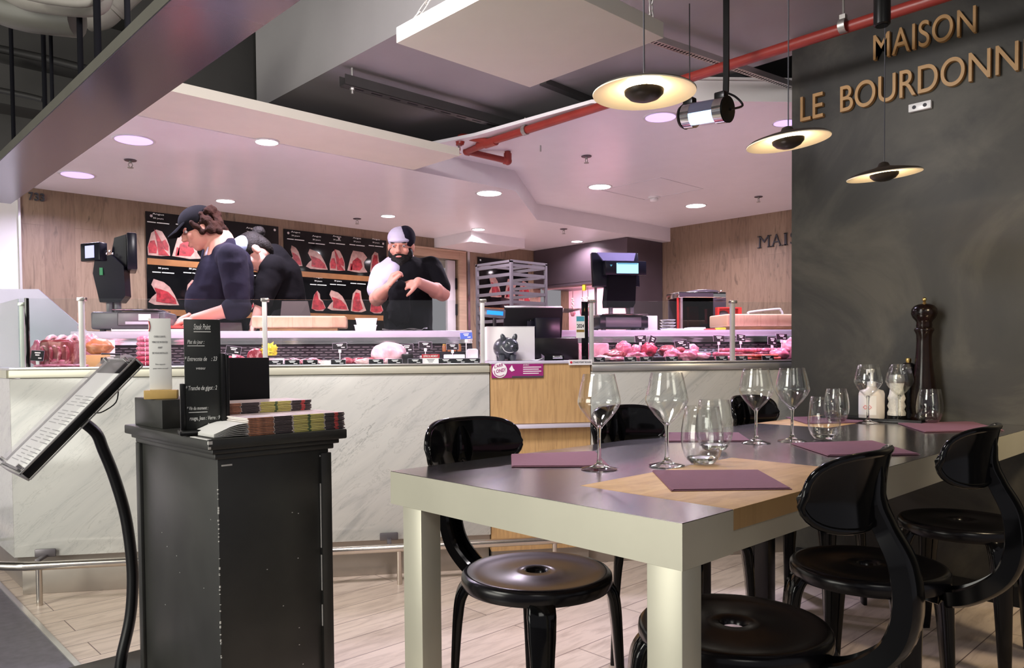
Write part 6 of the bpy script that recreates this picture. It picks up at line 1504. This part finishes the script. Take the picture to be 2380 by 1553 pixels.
def hand(m, wrist, d, palm_n, curl, side, s=1.0, spread=.10, thumb=(.5, .6)):
    """palm and five fingers; d = hand direction, palm_n = palm normal (fingers curl towards it)"""
    d = V(d).normalized(); pn = V(palm_n); pn = (pn - d * pn.dot(d)).normalized(); x = d.cross(pn).normalized() * side; w0 = V(wrist)
    pc_ = w0 + d * .048 * s
    Mh = Matrix((x, d, pn)).transposed()
    m.ball(pc_, (.041 * s, .052 * s, .017 * s), M=Mh, u=18, v=12)
    for i, (off, ln) in enumerate(((.030, .072), (.010, .080), (-.010, .075), (-.029, .060))):
        base = w0 + d * (.088 - abs(i - 1) * .004) * s + x * off * s
        a = R(curl[i] if isinstance(curl, (list, tuple)) else curl); dd = (d + x * spread * (off / .03)).normalized(); p = [base]; ang = 0; 
        for j, fr_ in enumerate((.45, .30, .25)):
            ang += a * (.8 if j == 0 else 1.0); q = dd * math.cos(ang) + pn * math.sin(ang); p.append(p[-1] + q * ln * fr_ * s)
        chain(m, p, [.0095 * s, .0088 * s, .0080 * s, .0072 * s])
    tb = w0 + d * .022 * s + x * .032 * s
    t1 = tb + (x * thumb[0] + d * thumb[1] + pn * .25).normalized() * .036 * s; t2 = t1 + (x * thumb[0] * .5 + d + pn * .5).normalized() * .030 * s; t3 = t2 + (d + pn * .6).normalized() * .022 * s
    chain(m, [tb, t1, t2, t3], [.014 * s, .012 * s, .0105 * s, .0085 * s])
FLOOR_Z = .14
struct(MB().b2((0, 0, 0), (4.4, 1.3, FLOOR_Z)), 'floor', 'dark_floor', ct(.1, 1.10, 0.0), TH)
LEFT, IN_, TO = -DV, NV, -NV
def legs(parent, hips, feet, mt='trousers'):
    m = MB(); hc = (hips[0] + hips[1]) / 2
    m.ball(hc, (.15, .13, .13))
    for h, f_ in zip(hips, feet):
        kn = h.lerp(f_, .5) + V((0, 0, 0)); chain(m, [h, kn, f_ + V((0, 0, .08))], [.095, .065, .048])
    skinpart(m, 'trousers', mt, parent, .014, 3)
    for f_ in feet: part(MB().box(f_ + V((0, 0, .04)), (.10, .26, .08), math.atan2(TO.y, TO.x) + PI / 2, .03), 'shoe', 'matte_black', parent)

# ---- 1: curly-haired worker in a dark cap, cutting
T1 = 1.20
t = thing('person', 'person with curly brown hair, dark cap and navy jacket leaning over a red cutting board', 'person', (0, 0, 0))
neck = PC(512, 560, T1); hc = PC(467, 533, T1 - .02); sh_n = PC(540, 600, T1 - .20); sh_f = PC(500, 592, T1 + .20)
chest = PC(520, 640, T1); belly = PC(500, 705, T1 + .02); hip = PC(520, 790, T1 + .05)
el_n = PC(556, 715, T1 - .24); wr_n = PC(452, 742, T1 - .28); el_f = PC(498, 712, T1 + .18); wr_f = PC(450, 730, T1 - .05)
m = MB(); f1 = (LEFT + V((0, 0, -.42)) + TO * .15); g1, M1 = head(m, hc, f1, V((0, 0, 1)) + LEFT * .4, 1.08)
chain(m, [hc + V((0, 0, -.03)) - LEFT * .03, neck + V((0, 0, -.03))], [.055, .062])
chain(m, [neck, chest, belly, hip], [.08, .13, .14, .13])
chain(m, [sh_n, el_n, wr_n], [.06, .046, .030]); chain(m, [sh_f, el_f, wr_f], [.06, .046, .030]); m.ball(el_n.lerp(wr_n, .25), .050)
hand(m, wr_n, (wr_n - el_n) + LEFT * .05, V((0, 0, -1)) + IN_ * .3, (28, 32, 36, 40), 1, 1.05); hand(m, wr_f, LEFT + V((0, 0, -.5)) + TO * .3, V((0, 0, -1)), (35, 40, 42, 45), -1, 1.05)
skinpart(m, 'body', 'skin', t, .0055, 2)
m = MB(); chain(m, [neck + V((0, 0, -.045)) - LEFT * .02, chest, belly, hip], [.080, .150, .150, .145]); bone(m, sh_n, sh_f, .080, .078); m.ball(belly + LEFT * .02, (.15, .16, .17))
chain(m, [sh_n, el_n.lerp(sh_n, .45), el_n], [.082, .072, .062]); chain(m, [el_n, el_n.lerp(wr_n, .10)], [.064, .062]); chain(m, [sh_f, el_f, el_f.lerp(wr_f, .12)], [.080, .064, .060])
bone(m, PC(548, 612, T1), PC(545, 690, T1), .10, .11)
skinpart(m, 'jacket', 'navy_cloth', t, .009, 3)
m = MB(); chain(m, [el_n.lerp(wr_n, .00), el_n.lerp(wr_n, .16)], [.070, .066]); skinpart(m, 'rolled_cuff', 'navy_cloth', t, .008, 2)
m = MB(); chain(m, [PC(492, 572, T1 - .05), PC(480, 592, T1 - .06)], [.020, .012]); skinpart(m, 'collar', 'white_cloth', t, .006, 2)
m = MB(); [m.box(PC(466, 652 + 5 * i, T1 - .19) , (.05 - .008 * i, .002, .005), TH) for i in range(3)]; 
m = MB(); rnd = random.Random(5)
for i in range(64):
    a = rnd.uniform(-1, 1); b = rnd.uniform(-.075, .07); y = -.02 - .085 * math.sqrt(max(0, 1 - a * a)); m.ball(g1(a * .082, y + rnd.uniform(-.012, .01), b + .01), rnd.uniform(.016, .027), nz=.3, seed=i, u=10, v=8)
for i in range(26):
    sx = rnd.choice((-1, 1)); m.ball(g1(sx * .078, rnd.uniform(-.06, .03), rnd.uniform(-.035, .06)), rnd.uniform(.013, .022), u=10, v=8)
skinpart(m, 'hair', 'hair_brown', t, .007, 1)
m = MB(); m.ball(g1(0, -.002, .052), (.098, .112, .086), M=M1, u=28, v=18); m.b.verts.ensure_lookup_table()
capo = skinpart(m, 'cap', 'black_cloth', t, .007, 2)
br = MB(); rs = []
for i in range(13):
    u = -1 + i / 6; rs.append([g1(u * .078, .085 * math.sqrt(max(0, 1 - u * u * .6)) + .01, .050), g1(u * .070, .175 - .055 * u * u, .018), g1(u * .070, .177 - .055 * u * u, .012), g1(u * .078, .085 * math.sqrt(max(0, 1 - u * u * .6)) + .01, .042)])
part(br.rings(rs), 'cap_peak', 'black_cloth', t, ang=60)
for sx in (-1, 1):
    part(MB().ball(g1(sx * .033, .076, .006), .0095), 'eye', 'eye_white', t); part(MB().ball(g1(sx * .033, .083, .005), .0045), 'iris', 'ink', t)
part(MB().ball(g1(0, .093, -.063), (.022, .006, .005), M=M1), 'mouth', 'lip', t)
legs(t, [hip + TO * .1, hip + IN_ * .1], [PC(515, 1100, T1 - .02) * 1, PC(545, 1100, T1 + .2)]) if False else legs(t, [hip + TO * .09, hip + IN_ * .09], [V((hip.x, hip.y, FLOOR_Z)) + TO * .11, V((hip.x, hip.y, FLOOR_Z)) + IN_ * .10])
m = MB(); rs = []
hb = belly
part(MB().prism([PC(452, 750, T1 - .12), PC(560, 750, T1 - .20), PC(575, 850, T1 - .20), PC(440, 850, T1 - .12)], NV * .02), 'apron', 'apron_grey', t)
part(MB().b2((0, 0, 0), (.06, .004, .012)), 'knife_holder', 'satin_black', t).location = PC(465, 742, T1 - .20)

# ---- 2: bending worker with a bun and a pale blue cap
T2 = 1.42
t = thing('person', 'person in black with a hair bun and pale blue cap bending behind the butcher block', 'person', (0, 0, 0))
hc = PC(592, 588, T2 - .16); neck = PC(632, 592, T2 - .05); sh_n = PC(632, 625, T2 - .15); sh_f = PC(630, 612, T2 + .14); mid = PC(652, 640, T2 - .02); hip = PC(668, 735, T2 + .06)
m = MB(); f2 = LEFT * .75 + V((0, 0, -.75)) + TO * .25; g2, M2 = head(m, hc, f2, V((0, 0, .8)) + LEFT * .8, 1.0)
chain(m, [hc + V((0, 0, .0)) - LEFT * .04, neck], [.050, .055]); chain(m, [neck, mid, hip], [.06, .085, .09])
el_n = PC(612, 700, T2 - .22); wr_n = PC(590, 758, T2 - .26); el_f = PC(640, 705, T2 + .12); wr_f = PC(625, 765, T2)
chain(m, [sh_n, el_n, wr_n], [.055, .043, .028]); chain(m, [sh_f, el_f, wr_f], [.055, .043, .028])
hand(m, wr_n, (wr_n - el_n), LEFT * -1 + V((0, 0, -.2)), (25, 30, 32, 36), 1); hand(m, wr_f, (wr_f - el_f), LEFT * -1, (25, 30, 32, 36), -1)
skinpart(m, 'body', 'skin_light', t, .0055, 2)
m = MB(); chain(m, [neck + V((0, 0, -.02)), mid, PC(660, 690, T2), hip], [.070, .130, .135, .135]); bone(m, sh_n, sh_f, .078, .075); bone(m, sh_n, mid, .085, .13); bone(m, sh_f, mid, .08, .12); bone(m, neck.lerp(mid, .25), mid, .10, .13); chain(m, [sh_n, el_n.lerp(sh_n, .3), el_n], [.080, .066, .056]); chain(m, [sh_f, el_f], [.075, .056])
skinpart(m, 'jacket', 'black_cloth', t, .009, 3)
m = MB(); m.ball(g2(0, -.012, .045), (.084, .100, .088), M=M2); m.ball(g2(0, -.07, .0), (.07, .045, .075), M=M2); skinpart(m, 'hair', 'hair_black', t, .007, 2)
m = MB(); m.ball(g2(0, -.110, .075), .040, nz=.25, fr=5); m.ball(g2(0, -.085, .06), .024); skinpart(m, 'hair_bun', 'hair_black', t, .006, 1)
m = MB(); m.ball(g2(0, .028, .072), (.090, .085, .066), M=M2); skinpart(m, 'cap', 'blue_cap', t, .006, 2)
br = MB(); rs = []
for i in range(13):
    u = -1 + i / 6; rs.append([g2(u * .070, .080 * math.sqrt(max(0, 1 - u * u * .6)), .050), g2(u * .062, .150 - .05 * u * u, .030), g2(u * .062, .151 - .05 * u * u, .024), g2(u * .070, .080 * math.sqrt(max(0, 1 - u * u * .6)), .042)])
part(br.rings(rs), 'cap_peak', 'blue_cap', t, ang=60)
for sx in (-1, 1): part(MB().ball(g2(sx * .033, .074, .006), .0105), 'eye', 'eye_white', t); part(MB().ball(g2(sx * .033, .0825, .005), .005), 'iris', 'ink', t)
part(MB().ball(g2(0, .087, -.063), (.020, .006, .005), M=M2), 'mouth', 'lip', t)
part(MB().prism([PC(655, 700, T2 - .19), PC(715, 700, T2 - .16), PC(745, 850, T2 - .12), PC(640, 850, T2 - .19)], NV * .02), 'apron', 'apron_grey', t)
legs(t, [hip + TO * .09, hip + IN_ * .09], [V((hip.x, hip.y, FLOOR_Z)) + TO * .11, V((hip.x, hip.y, FLOOR_Z)) + IN_ * .10])

# ---- 3: bearded worker facing the counter
T3 = 1.55
t = thing('person', 'bearded person in black T-shirt with painted-in light facing the counter, wiping with a dark cloth', 'person', (0, 0, 0))
hc = PC(932, 574, T3 - .04); neck = PC(938, 608, T3); shl = PC(893, 640, T3 - .02); shr = PC(1000, 625, T3 + .02)
chest = PC(945, 655, T3); belly = PC(948, 715, T3); hip = PC(950, 790, T3)
ell = PC(876, 694, T3 - .10); wrl = PC(903, 668, T3 - .30); elr = PC(1028, 683, T3 - .06); wrr = PC(972, 656, T3 - .34)
m = MB(); f3 = TO + LEFT * .22 + V((0, 0, -.15)); g3, M3 = head(m, hc, f3, V((0, 0, 1)), 1.02)
chain(m, [hc + V((0, 0, -.04)), neck], [.060, .066]); chain(m, [neck, chest, belly, hip], [.08, .14, .15, .14])
chain(m, [shl, ell, wrl], [.06, .052, .032]); chain(m, [shr, elr, wrr], [.06, .052, .032]); m.ball(elr.lerp(wrr, .28), .055); m.ball(ell.lerp(wrl, .28), .052)
hand(m, wrl, V((0, 0, 1)) - LEFT * .35 + TO * .2, -LEFT + TO * -.2, (48, 55, 58, 60), -1, 1.0, thumb=(.3, .9)); hand(m, wrr, LEFT + V((0, 0, -.28)), IN_ * .5 + V((0, 0, -.6)), (12, 22, 18, 30), 1, 1.0, spread=.30, thumb=(.6, .8))
skinpart(m, 'body', 'skin', t, .0055, 2)
m = MB(); chain(m, [neck + V((0, 0, -.035)), chest, belly, hip], [.085, .155, .165, .155]); bone(m, shl, shr, .080, .082); bone(m, neck + V((0, 0, -.05)), shr, .07, .078); bone(m, neck + V((0, 0, -.05)), shl, .07, .075); m.ball(chest + DV * .02, (.17, .15, .17)); chain(m, [shl, shl.lerp(ell, .62)], [.080, .078]); chain(m, [shr, shr.lerp(elr, .75)], [.084, .076])
skinpart(m, 't_shirt', 'black_cloth', t, .009, 3)
m = MB(); chain(m, [PC(912, 620, T3 - .02), shl, shl.lerp(ell, .60)], [.066, .0845, .082]); bone(m, PC(905, 650, T3 - .09), PC(915, 632, T3 - .08), .075, .066); skinpart(m, 'sleeve_light_patch', 'white_cloth', t, .009, 3)  # bright light on the black shirt, put in as a pale patch
m = MB(); m.ball(g3(0, .045, -.080), (.062, .052, .052), M=M3, nz=.15, fr=3); m.ball(g3(0, .070, -.105), (.040, .030, .040), M=M3, nz=.2)
for sx in (-1, 1): m.ball(g3(sx * .060, .020, -.045), (.022, .035, .040), M=M3)
m.ball(g3(0, .088, -.048), (.032, .010, .007), M=M3)
skinpart(m, 'beard', 'hair_black', t, .006, 1)
m = MB(); m.ball(g3(0, -.004, .056), (.088, .104, .078), M=M3); m.ball(g3(0, .06, .04), (.07, .045, .020), M=M3); skinpart(m, 'cap', 'white_cloth', t, .006, 2)  # white side of the cap is bright light put into the cloth colour
m = MB(); m.ball(g3(-.030, -.012, .060), (.066, .100, .079), M=M3); skinpart(m, 'cap_unlit_side', 'navy_cloth', t, .006, 2)
for sx in (-1, 1): part(MB().ball(g3(sx * .033, .075, .006), .0092), 'eye', 'eye_white', t); part(MB().ball(g3(sx * .033, .0815, .005), .0048), 'iris', 'ink', t); part(MB().ball(g3(sx * .034, .084, .026), (.018, .006, .005), M=M3), 'eyebrow', 'hair_black', t)
part(MB().ball(g3(0, .097, -.062), (.020, .006, .005), M=M3), 'mouth', 'lip', t)
legs(t, [hip - DV * .10, hip + DV * .10], [V((hip.x, hip.y, FLOOR_Z)) - DV * .13, V((hip.x, hip.y, FLOOR_Z)) + DV * .13])
c = PC(928, 690, T3 - .34)
m = MB(); m.ball(c, (.075, .05, .085), nz=.3, fr=3); m.ball(c + V((0, 0, -.09)), (.085, .05, .09), nz=.3, fr=3, seed=4); m.ball(c + V((0, 0, .06)) + DV * .01, (.05, .035, .04), nz=.4, seed=2)
me = remesh(m, .008, 2); me.materials.append(MATS['black_cloth']); tag(link('cleaning_cloth', me), 'dark cloth gathered in both hands of the bearded person', 'cloth')
